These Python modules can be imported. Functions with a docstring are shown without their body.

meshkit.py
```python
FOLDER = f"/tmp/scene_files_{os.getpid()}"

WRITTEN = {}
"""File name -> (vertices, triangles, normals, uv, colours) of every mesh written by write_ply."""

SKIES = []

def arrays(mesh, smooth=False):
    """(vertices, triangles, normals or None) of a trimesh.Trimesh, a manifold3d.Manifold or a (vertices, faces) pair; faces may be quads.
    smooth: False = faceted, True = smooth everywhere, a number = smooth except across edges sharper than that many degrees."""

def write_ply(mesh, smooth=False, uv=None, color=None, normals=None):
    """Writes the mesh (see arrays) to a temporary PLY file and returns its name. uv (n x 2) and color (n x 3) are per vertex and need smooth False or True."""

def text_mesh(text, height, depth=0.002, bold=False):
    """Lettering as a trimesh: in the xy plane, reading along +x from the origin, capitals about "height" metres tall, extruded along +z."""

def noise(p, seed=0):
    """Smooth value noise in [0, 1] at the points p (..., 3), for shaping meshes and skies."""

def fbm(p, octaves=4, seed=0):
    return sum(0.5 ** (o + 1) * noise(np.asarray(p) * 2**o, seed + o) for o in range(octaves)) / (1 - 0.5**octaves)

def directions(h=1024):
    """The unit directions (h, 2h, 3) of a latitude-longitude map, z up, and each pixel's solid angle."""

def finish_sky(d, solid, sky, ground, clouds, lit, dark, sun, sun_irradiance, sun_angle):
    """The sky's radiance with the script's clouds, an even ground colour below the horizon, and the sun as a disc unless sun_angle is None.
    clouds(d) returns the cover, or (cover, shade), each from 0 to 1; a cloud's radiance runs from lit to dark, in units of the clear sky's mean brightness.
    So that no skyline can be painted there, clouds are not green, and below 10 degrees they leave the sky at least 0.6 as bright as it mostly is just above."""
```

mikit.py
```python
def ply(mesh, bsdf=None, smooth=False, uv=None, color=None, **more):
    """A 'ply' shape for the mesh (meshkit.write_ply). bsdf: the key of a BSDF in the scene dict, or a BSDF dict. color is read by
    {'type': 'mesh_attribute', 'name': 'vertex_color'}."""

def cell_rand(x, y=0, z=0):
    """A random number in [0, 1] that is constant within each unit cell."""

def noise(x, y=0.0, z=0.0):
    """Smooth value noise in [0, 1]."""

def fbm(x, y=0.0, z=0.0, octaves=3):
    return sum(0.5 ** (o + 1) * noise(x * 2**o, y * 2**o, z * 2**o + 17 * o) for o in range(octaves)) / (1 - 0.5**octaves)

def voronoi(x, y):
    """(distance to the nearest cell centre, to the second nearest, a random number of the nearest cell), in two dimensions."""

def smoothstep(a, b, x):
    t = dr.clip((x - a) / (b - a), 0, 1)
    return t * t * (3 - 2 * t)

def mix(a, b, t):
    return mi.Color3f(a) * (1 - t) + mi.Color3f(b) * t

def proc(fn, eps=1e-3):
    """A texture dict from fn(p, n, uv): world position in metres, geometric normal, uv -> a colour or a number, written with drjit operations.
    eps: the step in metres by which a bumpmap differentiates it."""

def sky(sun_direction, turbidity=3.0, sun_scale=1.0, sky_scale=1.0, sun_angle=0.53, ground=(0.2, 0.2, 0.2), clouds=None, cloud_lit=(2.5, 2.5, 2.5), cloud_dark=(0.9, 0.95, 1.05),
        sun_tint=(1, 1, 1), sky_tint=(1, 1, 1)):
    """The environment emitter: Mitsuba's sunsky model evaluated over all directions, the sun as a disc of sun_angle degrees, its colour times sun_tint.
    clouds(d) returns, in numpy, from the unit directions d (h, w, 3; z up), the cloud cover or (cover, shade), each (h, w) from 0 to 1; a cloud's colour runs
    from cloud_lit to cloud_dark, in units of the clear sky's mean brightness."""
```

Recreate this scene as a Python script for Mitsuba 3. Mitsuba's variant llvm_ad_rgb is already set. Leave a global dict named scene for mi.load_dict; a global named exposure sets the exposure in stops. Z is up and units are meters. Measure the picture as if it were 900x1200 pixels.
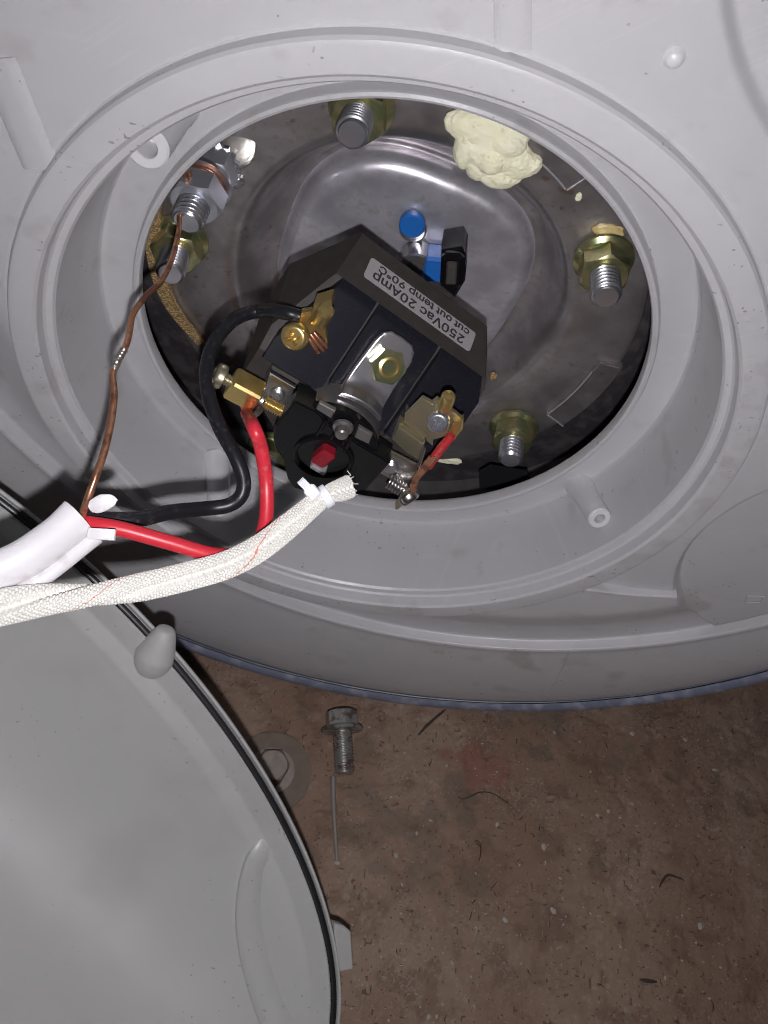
import math, random
import numpy as np, trimesh, manifold3d as m3, shapely.geometry as sg
import drjit as dr, mitsuba as mi
import mikit, meshkit
from mikit import noise, fbm, voronoi, smoothstep, mix, proc

random.seed(7)
rng = np.random.default_rng(7)
T = mi.ScalarTransform4f
MM = 0.001                       # everything below is modelled in millimetres; x right, y into the heater, z up

# ------------------------------------------------------------------ camera, light, exposure
CAM = np.array([-2.1, -176.4, 182.3])
RIGHT = np.array([0.98400923, 0.11653334, 0.13470638])
UP = np.array([-0.17482572, 0.77661419, 0.60523249])
FWD = np.array([0.03408512, 0.6191045, -0.78456856])
FLASH = CAM - 23.0 * UP + 1.0 * RIGHT          # the phone's lamp sits just below its lens
exposure = 0.18
scene, labels = {'type': 'scene'}, {}
scene['camera'] = {'type': 'perspective', 'fov': 2 * math.degrees(math.atan(0.45)), 'fov_axis': 'x', 'near_clip': 0.005, 'far_clip': 20.0,
                   'to_world': T().look_at(origin=(CAM * MM).tolist(), target=((CAM + 100 * FWD) * MM).tolist(), up=UP.tolist())}
scene['phone_flash'] = {'type': 'rectangle', 'to_world': T().look_at(origin=(FLASH * MM).tolist(), target=((FLASH + 100 * FWD) * MM).tolist(), up=UP.tolist()).scale(0.0028),
                        'emitter': {'type': 'area', 'radiance': {'type': 'rgb', 'value': [6000, 5830, 6060]}}}
labels['phone_flash'] = {'label': 'small white flash lamp of the phone that took the picture', 'category': 'lamp', 'kind': 'structure'}
scene['ambient_fill'] = {'type': 'constant', 'radiance': {'type': 'rgb', 'value': [0.017, 0.018, 0.021]}}  # dim even fill added from all sides, no lamp behind it

# ------------------------------------------------------------------ helpers
def at(x, y, Y):
    """pixel of the 900 x 1200 photograph -> the point of its ray at depth plane y = Y"""
    d = (x - 450) / 1000 * RIGHT - (y - 600) / 1000 * UP + FWD
    return CAM + (Y - CAM[1]) / d[1] * d
def atz(x, y, Z):
    d = (x - 450) / 1000 * RIGHT - (y - 600) / 1000 * UP + FWD
    return CAM + (Z - CAM[2]) / d[2] * d
def atd(x, y, depth):
    return CAM + depth * ((x - 450) / 1000 * RIGHT - (y - 600) / 1000 * UP + FWD)
def unit(v):
    v = np.asarray(v, float); return v / np.linalg.norm(v)
def va(mesh):
    if hasattr(mesh, 'to_mesh'):
        m = mesh.to_mesh(); return np.array(m.vert_properties[:, :3], float), np.array(m.tri_verts)
    if isinstance(mesh, (tuple, list)):
        v, f = np.asarray(mesh[0], float), np.asarray(mesh[1], int)
        if f.shape[1] == 4: f = np.vstack([f[:, [0, 1, 2]], f[:, [0, 2, 3]]])
        return v, f
    return np.array(mesh.vertices, float), np.array(mesh.faces)
def join(*ms):
    V, F, n = [], [], 0
    for m in ms:
        v, f = va(m); V.append(v); F.append(f + n); n += len(v)
    return np.vstack(V), np.vstack(F)
counts = {}
def key_for(name):
    k = counts.get(name, 0); counts[name] = k + 1
    return name if k == 0 else f'{name}_{k:03d}'
def add(name, mesh, mat, parent=None, smooth=30, uv=None, **lab):
    key = key_for((parent + '__' if parent else '') + name)
    v, f = va(mesh)
    scene[key] = mikit.ply(trimesh.Trimesh(v * MM, f, process=False), mat, smooth=smooth, uv=uv)
    if lab: labels[key] = lab
    return key
def thing(name, label, category, group=None):
    key = key_for(name); labels[key] = {'label': label, 'category': category}
    if group: labels[key]['group'] = group
    return key
def frame_of(axis, hint=(0, 0, 1.0)):
    z = unit(axis)
    x = np.cross(hint, z)
    if np.linalg.norm(x) < 1e-3: x = np.cross([1.0, 0, 0], z)
    x = unit(x); return np.stack([x, np.cross(z, x), z], 1)
def place(mesh, origin, axis, hint=(0, 0, 1.0), spin=0.0):
    v, f = va(mesh); c, s = math.cos(spin), math.sin(spin)
    v = v @ np.array([[c, s, 0], [-s, c, 0], [0, 0, 1]])
    return v @ frame_of(axis, hint).T + np.asarray(origin), f
def grid_faces(n, m, wrap_n=False, wrap_m=False):
    i, j = np.meshgrid(np.arange(n if wrap_n else n - 1), np.arange(m if wrap_m else m - 1), indexing='ij')
    a = i * m + j; b = ((i + 1) % n) * m + j; c = ((i + 1) % n) * m + (j + 1) % m; d = i * m + (j + 1) % m
    return np.stack([a, b, c, d], -1).reshape(-1, 4)
def revolve(profile, n=64, close=False):
    """profile of (r, z) round the z axis"""
    p = np.array(profile, float); t = np.arange(n) / n * 2 * np.pi
    v = np.stack([np.cos(t)[:, None] * p[None, :, 0], np.sin(t)[:, None] * p[None, :, 0], np.broadcast_to(p[None, :, 1], (n, len(p)))], -1)
    return v.reshape(-1, 3), grid_faces(n, len(p), True, close)
def facing(profile, n=64, centre=(0, 0), wob=None):
    """profile of (r, y): a surface of revolution about the y axis through centre (x, z)"""
    p = np.array(profile, float); t = np.arange(n) / n * 2 * np.pi
    v = np.stack([centre[0] + np.cos(t)[:, None] * p[None, :, 0], np.broadcast_to(p[None, :, 1], (n, len(p))), centre[1] + np.sin(t)[:, None] * p[None, :, 0]], -1)
    if wob is not None: v = wob(v)
    f = grid_faces(n, len(p), True)
    return v.reshape(-1, 3), f[:, ::-1]
def spline(P, n):
    """Catmull-Rom through the points, n samples, evenly spaced along the curve"""
    P = np.asarray(P, float); Q = np.vstack([2 * P[0] - P[1], P, 2 * P[-1] - P[-2]]); out = []
    for i in range(len(P) - 1):
        t = np.linspace(0, 1, 24, endpoint=False)[:, None]; a, b, c, d = Q[i:i + 4]
        out.append(0.5 * (2 * b + (c - a) * t + (2 * a - 5 * b + 4 * c - d) * t**2 + (3 * b - a - 3 * c + d) * t**3))
    C = np.vstack(out + [P[-1:]]); s = np.r_[0, np.cumsum(np.linalg.norm(np.diff(C, axis=0), axis=1))]
    return np.stack([np.interp(np.linspace(0, s[-1], n), s, C[:, k]) for k in range(C.shape[1])], 1)
def frames(C, ref):
    t = np.gradient(C, axis=0); t /= np.linalg.norm(t, axis=1)[:, None]
    a = np.zeros_like(C); r = np.asarray(ref, float)
    for i in range(len(C)):
        r = r - (r @ t[i]) * t[i]; r = r / np.linalg.norm(r); a[i] = r
    return t, a, np.cross(t, a)
def sweep(C, section, ref=(0, -1.0, 0), caps=True, scale=None, twist=None):
    """section (m, 2) or (n, m, 2) carried along the curve"""
    C = np.asarray(C, float); t, a, b = frames(C, ref); n = len(C); sec = np.asarray(section, float)
    if sec.ndim == 2: sec = np.repeat(sec[None], n, 0)
    sec = sec.copy()
    if scale is not None: sec *= np.asarray(scale)[:, None, None]
    if twist is not None:
        c, s = np.cos(twist)[:, None], np.sin(twist)[:, None]
        sec = np.stack([sec[..., 0] * c - sec[..., 1] * s, sec[..., 0] * s + sec[..., 1] * c], -1)
    v = C[:, None] + sec[..., :1] * a[:, None] + sec[..., 1:] * b[:, None]; m = sec.shape[1]
    v, f = v.reshape(-1, 3), grid_faces(n, m, False, True)
    f = np.vstack([f[:, [0, 1, 2]], f[:, [0, 2, 3]]])
    if caps:
        v = np.vstack([v, C[:1], C[-1:]]); j = np.arange(m); k = (j + 1) % m; e = (n - 1) * m
        f = np.vstack([f, np.stack([j, j * 0 + n * m, k], 1)[:, ::-1], np.stack([e + j, j * 0 + n * m + 1, e + k], 1)])
        f[len(f) - 2 * m:] = f[len(f) - 2 * m:]
    return v, f
def circle(r, m=20):
    t = np.arange(m) / m * 2 * np.pi; return np.stack([r * np.cos(t), r * np.sin(t)], 1)
def tube(C, r, m=20, **k):
    return sweep(C, circle(1.0, m), scale=np.broadcast_to(np.asarray(r, float), (len(C),)), **k)
def prism(poly, h, bevel=0.0):
    """polygon (list of xy) extruded along z from 0 to h, its top edge bevelled"""
    P = np.asarray(poly, float)
    cs = m3.CrossSection([P if sg.Polygon(P).exterior.is_ccw else P[::-1]])
    if bevel <= 0: return m3.Manifold.extrude(cs, h)
    return m3.Manifold.batch_hull([m3.Manifold.extrude(cs, h - bevel), m3.Manifold.extrude(cs.offset(-bevel, m3.JoinType.Miter), h)]) if sg.Polygon(P).convex_hull.area < sg.Polygon(P).area * 1.001 \
        else m3.Manifold.extrude(cs, h - bevel) + m3.Manifold.extrude(cs.offset(-bevel, m3.JoinType.Miter), h)
def slab(px, Y, thick, bevel=0.3):
    """plate whose front outline is given by pixels lying on depth plane(s) Y"""
    Y = np.broadcast_to(np.asarray(Y, float), (len(px),))
    P = np.array([at(x, y, q) for (x, y), q in zip(px, Y)])
    A = np.c_[P[:, 0], P[:, 2], np.ones(len(P))]; c = np.linalg.lstsq(A, P[:, 1], rcond=None)[0]
    v, f = va(prism(P[:, [0, 2]], thick, bevel))
    y = c[0] * v[:, 0] + c[1] * v[:, 1] + c[2] - v[:, 2] + thick
    return np.stack([v[:, 0], y - 0.0, v[:, 1]], 1), f[:, ::-1]
def box(sx, sy, sz, bevel=0.4):
    b = lambda x, y, z: m3.Manifold.cube((x, y, z), True)
    if bevel <= 0: return b(sx, sy, sz)
    q = 2 * bevel
    return m3.Manifold.batch_hull([b(sx - q, sy - q, sz), b(sx - q, sy, sz - q), b(sx, sy - q, sz - q)])
def thread(r, length, pitch=1.25, depth=0.62, m=40):
    n = int(length / pitch * 8) + 2; z = np.linspace(0, length, n); t = np.arange(m) / m * 2 * np.pi
    ph = (z[:, None] / pitch - t[None] / (2 * np.pi)) % 1.0
    R = r - depth * np.clip(np.abs(2 * ph - 1) * 1.35 - 0.2, 0, 1)
    R = np.minimum(R, np.clip(r - depth * 1.1 + (length - z[:, None]) * 0.9, 0, r))
    v = np.stack([R * np.cos(t), R * np.sin(t), np.broadcast_to(z[:, None], R.shape)], -1).reshape(-1, 3)
    f = grid_faces(n, m, False, True); f = np.vstack([f[:, [0, 1, 2]], f[:, [0, 2, 3]]])
    e = (n - 1) * m; j = np.arange(m)
    v = np.vstack([v, [[0, 0, length + 0.15]]])
    return v, np.vstack([f[:, ::-1], np.stack([e + j, e + (j + 1) % m, j * 0 + n * m], 1)])
def hexagon(af):
    t = np.arange(6) * np.pi / 3 + np.pi / 6; return np.stack([np.cos(t), np.sin(t)], 1) * af / math.sqrt(3)
def hexnut(af, h, hole=0, chamfer=True):
    m = m3.Manifold.extrude(m3.CrossSection([hexagon(af)]), h)
    if chamfer:
        R = af / math.sqrt(3)
        m = m ^ m3.Manifold.revolve(m3.CrossSection([np.array([(0, 0), (R, 0), (R + .01, h - (R - af / 2) * 0.75), (af / 2 * 0.97, h), (0, h)])]), 64)
    if hole: m = m - m3.Manifold.cylinder(h * 3, hole, hole, 40).translate((0, 0, -h))
    return m
def screw_head(r, h, cross=True):
    """pan head, its flat underside at z = 0, with a cross recess"""
    t = np.linspace(0, np.pi / 2, 9)
    prof = [(0, 0), (r * .93, 0), (r, h * .12)] + [(r * (0.62 + 0.38 * math.cos(a) ** .8), h * (.3 + .7 * math.sin(a))) for a in t] + [(0, h)]
    m = m3.Manifold.revolve(m3.CrossSection([np.array(prof)]), 40)
    if cross:
        for a in (0, 90):
            m = m - m3.Manifold.batch_hull([m3.Manifold.cube((r * 1.15, r * .3, .01), True).translate((0, 0, h * 1.02)), m3.Manifold.cube((r * .5, r * .2, .01), True).translate((0, 0, h * .35))]).rotate((0, 0, a))
    return m
def lump(centre, size, sub=4, amp=0.25, freq=1.6, seed=1):
    s = trimesh.creation.icosphere(subdivisions=sub); v = s.vertices.copy()
    k = 1 + amp * (meshkit.fbm(v * freq + seed * 3.7, 4, seed) - .5) * 2
    return v * k[:, None] * np.asarray(size) + np.asarray(centre), s.faces

# ------------------------------------------------------------------ materials
def bs(key, **kw):
    d = {'type': 'principled'}
    for k, v in kw.items():
        d[k] = {'type': 'rgb', 'value': list(v)} if isinstance(v, (tuple, list)) else v
    scene[key] = {'type': 'twosided', 'bsdf': d}
def bumped(key, fn, scale, eps=2e-4, **kw):
    d = {'type': 'principled'}
    for k, v in kw.items():
        d[k] = {'type': 'rgb', 'value': list(v)} if isinstance(v, (tuple, list)) else v
    scene[key] = {'type': 'twosided', 'bsdf': {'type': 'bumpmap', 'scale': scale, 'texture': proc(fn, eps), 'bsdf': d}}

STAINS = [((*at(613, 775, 9)[[0, 2]], 9), (.25, .225, .19), .6), ((*at(806, 706, 9)[[0, 2]], 10), (.27, .235, .215), .6), ((*at(720, 790, 9)[[0, 2]], 6), (.30, .285, .28), .5)]
def plastic_col(p, n, uv):
    x, y, z = p.x * 1000, p.y * 1000, p.z * 1000
    g = fbm(x * .05, y * .05, z * .05, 3)
    stain = smoothstep(.62, .8, fbm(x * .09 + 31, y * .09, z * .09, 4))
    speck = smoothstep(.86, .9, noise(x * 1.1 + 5, y * 1.1, z * 1.1)) * smoothstep(.6, .75, noise(x * .12, y * .12 + 9, z * .12))
    smear = smoothstep(.66, .85, fbm(x * .035 + 7, y * .4, z * .3, 3))
    c = mix((.404, .402, .414), (.440, .437, .444), g)
    c = mix(c, (.33, .315, .305), stain * .45)
    c = mix(c, (.46, .455, .45), smear * .35)
    c = mix(c, (.16, .14, .13), speck * .7)
    u_, w_ = x * .8 + z * .6, z * .8 - x * .6
    scr = smoothstep(.80, .84, noise(u_ * .05, w_ * 2.6, 3)) * smoothstep(.55, .65, noise(u_ * .06 + 7, w_ * .05, 4))
    c = mix(c, (.50, .49, .49), scr * .18)
    for (sx, sz, sw), cc, k in STAINS:
        dd = dr.sqrt(dr.square(x - sx) + dr.square(z - sz)) / sw + (fbm(x * .16, y * .1, z * .16 + sw, 4) - .5) * 1.5
        c = mix(c, cc, (1 - smoothstep(.3, .95, dd)) * k * .7)
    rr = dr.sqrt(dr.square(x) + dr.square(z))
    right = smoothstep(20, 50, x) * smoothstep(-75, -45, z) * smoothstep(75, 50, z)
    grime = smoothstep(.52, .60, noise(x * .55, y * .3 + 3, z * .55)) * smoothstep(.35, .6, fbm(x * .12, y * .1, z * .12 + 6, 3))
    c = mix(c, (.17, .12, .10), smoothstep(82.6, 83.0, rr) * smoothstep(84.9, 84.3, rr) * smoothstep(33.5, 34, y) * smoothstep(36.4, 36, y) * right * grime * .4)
    c = mix(c, (.33, .315, .315), smoothstep(100.5, 101, rr) * smoothstep(107.5, 106.5, rr) * right * smoothstep(.45, .75, fbm(x * .22, y * .2, z * .22 + 6, 4)) * .45)
    return c
def plastic_rough(p, n, uv):
    x, y, z = p.x * 1000, p.y * 1000, p.z * 1000
    return .27 + .20 * fbm(x * .12, y * .12, z * .12, 3)
bumped('grey_plastic', lambda p, n, uv: fbm(p.x * 1300, p.y * 1300, p.z * 1300, 2) + 3 * fbm(p.x * 90, p.y * 90, p.z * 90, 3), .00004, base_color=proc(plastic_col), roughness=proc(plastic_rough), specular=.45)
def lid_col(p, n, uv):
    x, y, z = p.x * 1000, p.y * 1000, p.z * 1000
    smudge = smoothstep(.5, .72, fbm(x * .03 + 11, y * .03, z * .03, 4))
    scuff = smoothstep(.7, .78, fbm(x * .05 + y * .03, y * .5 - x * .3, z * .2 + 3, 3)) * smoothstep(.5, .7, noise(x * .03, y * .03 + 4))
    speck = smoothstep(.91, .93, noise(x * .9 + 5, y * .9, z * .9)) * smoothstep(.45, .6, noise(x * .04, y * .04, z * .04 + 2))
    c = mix((.432, .434, .422), (.405, .40, .388), smudge)
    c = mix(c, (.46, .455, .445), scuff * .3)
    return mix(c, (.16, .145, .135), speck * .55)
bumped('lid_plastic', lambda p, n, uv: fbm(p.x * 1300, p.y * 1300, p.z * 1300, 2) + 3 * fbm(p.x * 60, p.y * 60, p.z * 60, 3), .00004, base_color=proc(lid_col), roughness=proc(plastic_rough), specular=.45)
bs('post_plastic', base_color=(.40, .40, .385), roughness=.45, specular=.4)
bs('boss_plastic', base_color=(.52, .52, .53), roughness=.36, specular=.5)
def steel_col(p, n, uv):
    x, y, z = p.x * 1000, p.y * 1000, p.z * 1000
    a = fbm(x * .09, y * .09, z * .09 + 2, 4); b = fbm(x * .6, y * .6, z * .6, 3)
    scr = smoothstep(.72, .8, fbm(x * .9 + z * .2, y * .2, z * 3.0, 2)) * smoothstep(.5, .7, noise(x * .05 + 3, y * .05, z * .05))
    c = mix((.34, .312, .318), (.51, .48, .485), smoothstep(.25, .75, a))
    c = mix(c, (.38, .34, .32), smoothstep(.55, .75, b) * .5)
    rust = smoothstep(.66, .78, fbm(x * .35 + 13, y * .35, z * .35, 4)) * smoothstep(.45, .6, fbm(x * .05, y * .05, z * .05 + 5, 2))
    c = mix(c, (.30, .17, .10), rust * .6)
    return mix(c, (.62, .60, .62), scr * .5)
def steel_rough(p, n, uv):
    x, y, z = p.x * 1000, p.y * 1000, p.z * 1000
    return .22 + .22 * fbm(x * .3 + 9, y * .3, z * .3, 3)
bs('dark_steel', base_color=proc(steel_col), roughness=proc(steel_rough), metallic=.84, specular=.5)
def dish_col(p, n, uv):
    x, y, z = p.x * 1000, p.y * 1000, p.z * 1000
    a = fbm(x * .10 + 4, y * .1, z * .10 + 2, 4); b = fbm(x * .5, y * .5, z * .5 + 8, 3)
    return mix(mix((.44, .43, .48), (.62, .61, .66), smoothstep(.25, .75, a)), (.48, .45, .45), smoothstep(.5, .75, b) * .6)
bs('dish_steel', base_color=proc(dish_col), roughness=proc(steel_rough), metallic=.66, specular=.5)
bs('cavity_black', base_color=proc(lambda p, n, uv: mix((.045, .043, .046), (.085, .080, .080), fbm(p.x * 300, p.y * 300, p.z * 300, 4))), roughness=.45, specular=.5)  # mottled near-black base colour of the cavity wall
bs('black_rubber', base_color=proc(lambda p, n, uv: mix((.030, .027, .030), (.060, .054, .056), smoothstep(.4, .8, fbm(p.x * 220, p.y * 220, p.z * 220, 4)))), roughness=.34, specular=.5)
bs('gasket_rubber', base_color=(.014, .014, .016), roughness=.33, specular=.5)
def cork_col(p, n, uv):
    x, y, z = p.x * 1000, p.y * 1000, p.z * 1000
    return mix((.16, .10, .04), (.42, .30, .14), smoothstep(.35, .7, noise(x * 2.2, y * 2.2, z * 2.2)))
bs('cork', base_color=proc(cork_col), roughness=.7)
def zinc_col(p, n, uv):
    x, y, z = p.x * 1000, p.y * 1000, p.z * 1000
    a = fbm(x * .25, y * .25, z * .25, 3)
    return mix((.56, .51, .27), (.36, .40, .21), smoothstep(.35, .65, a))
bs('yellow_zinc', base_color=proc(zinc_col), roughness=.22, metallic=.88)
bs('bright_zinc', base_color=(.72, .73, .78), roughness=.25, metallic=.93)
bs('zinc_nut', base_color=(.66, .67, .72), roughness=.26, metallic=.82)
bs('lit_scraped_steel', base_color=(.40, .39, .40), roughness=.45, metallic=.5)
bs('weld_steel', base_color=(.58, .55, .50), roughness=.24, metallic=.92)
bs('brass', base_color=(.80, .61, .25), roughness=.27, metallic=.9)
bs('dull_brass', base_color=(.56, .51, .36), roughness=.33, metallic=.88)
bs('nickel', base_color=(.58, .57, .56), roughness=.27, metallic=1.0)
def copper_col(p, n, uv):
    x, y, z = p.x * 1000, p.y * 1000, p.z * 1000
    return mix((.66, .33, .20), (.36, .17, .11), smoothstep(.4, .7, fbm(x * .5, y * .5, z * .5, 3)))
bs('copper', base_color=proc(copper_col), roughness=.30, metallic=.85)
def bake_col(p, n, uv):
    x, y, z = p.x * 1000, p.y * 1000, p.z * 1000
    return mix((.030, .0265, .025), (.047, .041, .0385), fbm(x * .3, y * .3, z * .3, 3))
bs('brown_bakelite', base_color=proc(bake_col), roughness=.5, specular=.25)
def navy_col(p, n, uv):
    x, y, z = p.x * 1000, p.y * 1000, p.z * 1000
    dust = smoothstep(.68, .75, noise(x * 2.6, y * 2.6, z * 2.6)) * .25
    return mix((.0095, .0095, .0145), (.055, .055, .066), dust * fbm(x * .4, y * .4, z * .4, 2))
bs('navy_bakelite', base_color=proc(navy_col), roughness=.34, specular=.2)
bs('black_plastic', base_color=(.006, .006, .007), roughness=.16, specular=.35)
bs('drum_metal', base_color=(.34, .33, .33), roughness=.30, metallic=.85)
bs('bracket_metal', base_color=(.50, .49, .51), roughness=.30, metallic=.92)
bs('label_paper', base_color=(.27, .26, .265), roughness=.4, specular=.4)
bs('label_ink', base_color=(.03, .03, .032), roughness=.5)
bs('blue_paint', base_color=(.015, .12, .42), roughness=.35, specular=.5)
bs('red_plastic', base_color=(.22, .011, .020), roughness=.25, specular=.5)
def dusty(a, b, f=.9):
    def fn(p, n, uv):
        x, y, z = p.x * 1000, p.y * 1000, p.z * 1000
        return mix(a, b, smoothstep(.55, .8, fbm(x * f, y * f, z * f, 4)) * .7 * smoothstep(.4, .6, fbm(x * .12, y * .12, z * .12 + 3, 2)))
    return proc(fn)
bs('red_insulation', base_color=dusty((.54, .024, .040), (.50, .12, .12)), roughness=.38, specular=.5)
bs('aged_red', base_color=dusty((.36, .022, .026), (.30, .10, .08)), roughness=.42, specular=.5)
bs('black_insulation', base_color=dusty((.012, .012, .015), (.075, .070, .068)), roughness=.36, specular=.35)
def sheath_col(p, n, uv):
    x, y, z = p.x * 1000, p.y * 1000, p.z * 1000
    return mix((.66, .645, .665), (.50, .47, .46), smoothstep(.6, .8, fbm(x * .2, y * .2, z * .2, 4)) * .6)
bs('white_sheath', base_color=proc(sheath_col), roughness=.36, specular=.5)
bs('white_cut', base_color=(.74, .73, .74), roughness=.5)
def braid_col(p, n, uv):
    c = mix((.62, .61, .56), (.70, .69, .645), noise(uv.x * 80, uv.y * 30))
    line = dr.abs(dr.sin((uv.x * 1.15 - uv.y * 1.0 + .36) * np.pi))
    return mix((.62, .22, .18), c, smoothstep(.012, .035, line))
bs('fibreglass_braid', base_color=proc(braid_col), roughness=.3, specular=.9)
bs('resin', base_color=proc(lambda p, n, uv: mix((.66, .54, .27), (.50, .36, .14), fbm(p.x * 500, p.y * 500, p.z * 500, 3))), roughness=.35)
bs('nylon', base_color=(.74, .76, .80), roughness=.35, specular=.5)
def foam_col(p, n, uv):
    x, y, z = p.x * 1000, p.y * 1000, p.z * 1000
    return mix(mix((.85, .83, .56), (.88, .87, .68), fbm(x * .2, y * .2, z * .2, 3)), (.62, .55, .33), smoothstep(.62, .75, fbm(x * .5 + 9, y * .5, z * .5, 4)) * .5)
bumped('foam', lambda p, n, uv: fbm(p.x * 900, p.y * 900, p.z * 900, 3), .0004, base_color=proc(foam_col), roughness=.6, specular=.25)
bs('blue_steel_paint', base_color=proc(lambda p, n, uv: mix((.135, .15, .205), (.25, .26, .31), smoothstep(.45, .8, fbm(p.x * 160, p.y * 160, p.z * 160, 4)))), roughness=.4, specular=.5)
def floor_col(p, n, uv):
    x, y = p.x * 1000, p.y * 1000
    a = fbm(x * .022, y * .022, 3, 5); b = fbm(x * .11 + 3, y * .11, 8, 4); g = noise(x * 1.4, y * 1.4, 5); h = fbm(x * .45, y * .45, 1, 3)
    c = mix((.150, .096, .069), (.188, .132, .097), smoothstep(.3, .7, a))
    c = mix(c, (.094, .058, .042), smoothstep(.5, .78, b) * .55)
    c = mix(c, (.20, .165, .135), smoothstep(.60, .8, h) * .6 * smoothstep(.35, .6, a))
    c = mix(c, (.24, .20, .17), smoothstep(.88, .93, g) * .5)
    c = mix(c, (.21, .175, .15), smoothstep(.60, .70, fbm(x * 1.1 + 60, y * 1.1, 9, 3)) * smoothstep(.45, .65, fbm(x * .04 + 9, y * .04, 6, 3)) * .55)
    c = mix(c, (.05, .033, .028), smoothstep(.86, .92, noise(x * .8 + 40, y * .8, 2)) * .7)
    green = smoothstep(.66, .75, fbm(x * .045 + 50, y * .045, 2, 3))
    c = mix(c, (.086, .072, .056), green * .45)
    return c * 1.45
def floor_red(p, n, uv):
    x, y = p.x * 1000, p.y * 1000
    d = dr.sqrt(dr.square((x - RED[0]) / 17) + dr.square((y - RED[1]) / 13)) + (fbm(x * .12, y * .12, 4, 4) - .5) * 1.6
    return mix((.24, .080, .062), floor_col(p, n, uv), .55 + .45 * smoothstep(.45, 1.0, d))
RED = atz(563, 893, -206)
bumped('earth_floor', lambda p, n, uv: fbm(p.x * 1400, p.y * 1400, 3, 3), .0005, base_color=proc(floor_red), roughness=.75, specular=.25)
bs('pale_chip', base_color=(.36, .32, .28), roughness=.7)
bs('dark_fibre', base_color=(.050, .036, .029), roughness=.7)
def bolt_col(p, n, uv):
    x, y, z = p.x * 1000, p.y * 1000, p.z * 1000
    return mix((.40, .40, .38), (.20, .16, .13), smoothstep(.5, .7, fbm(x * .4, y * .4, z * .4, 3)))
bs('dusty_zinc', base_color=proc(bolt_col), roughness=.38, metallic=.75)
def washer_col(p, n, uv):
    x, y, z = p.x * 1000, p.y * 1000, p.z * 1000
    return mix((.125, .090, .068), (.18, .138, .108), fbm(x * .3, y * .3, z * .3, 3))
bs('dusty_washer', base_color=proc(washer_col), roughness=.6, metallic=.2)
bs('dusty_bolt', base_color=proc(lambda p, n, uv: mix((.19, .155, .13), (.28, .25, .225), fbm(p.x * 400, p.y * 400, p.z * 400, 3))), roughness=.5, metallic=.5)
bs('dusty_nail', base_color=(.27, .245, .22), roughness=.55, metallic=.4)

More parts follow.
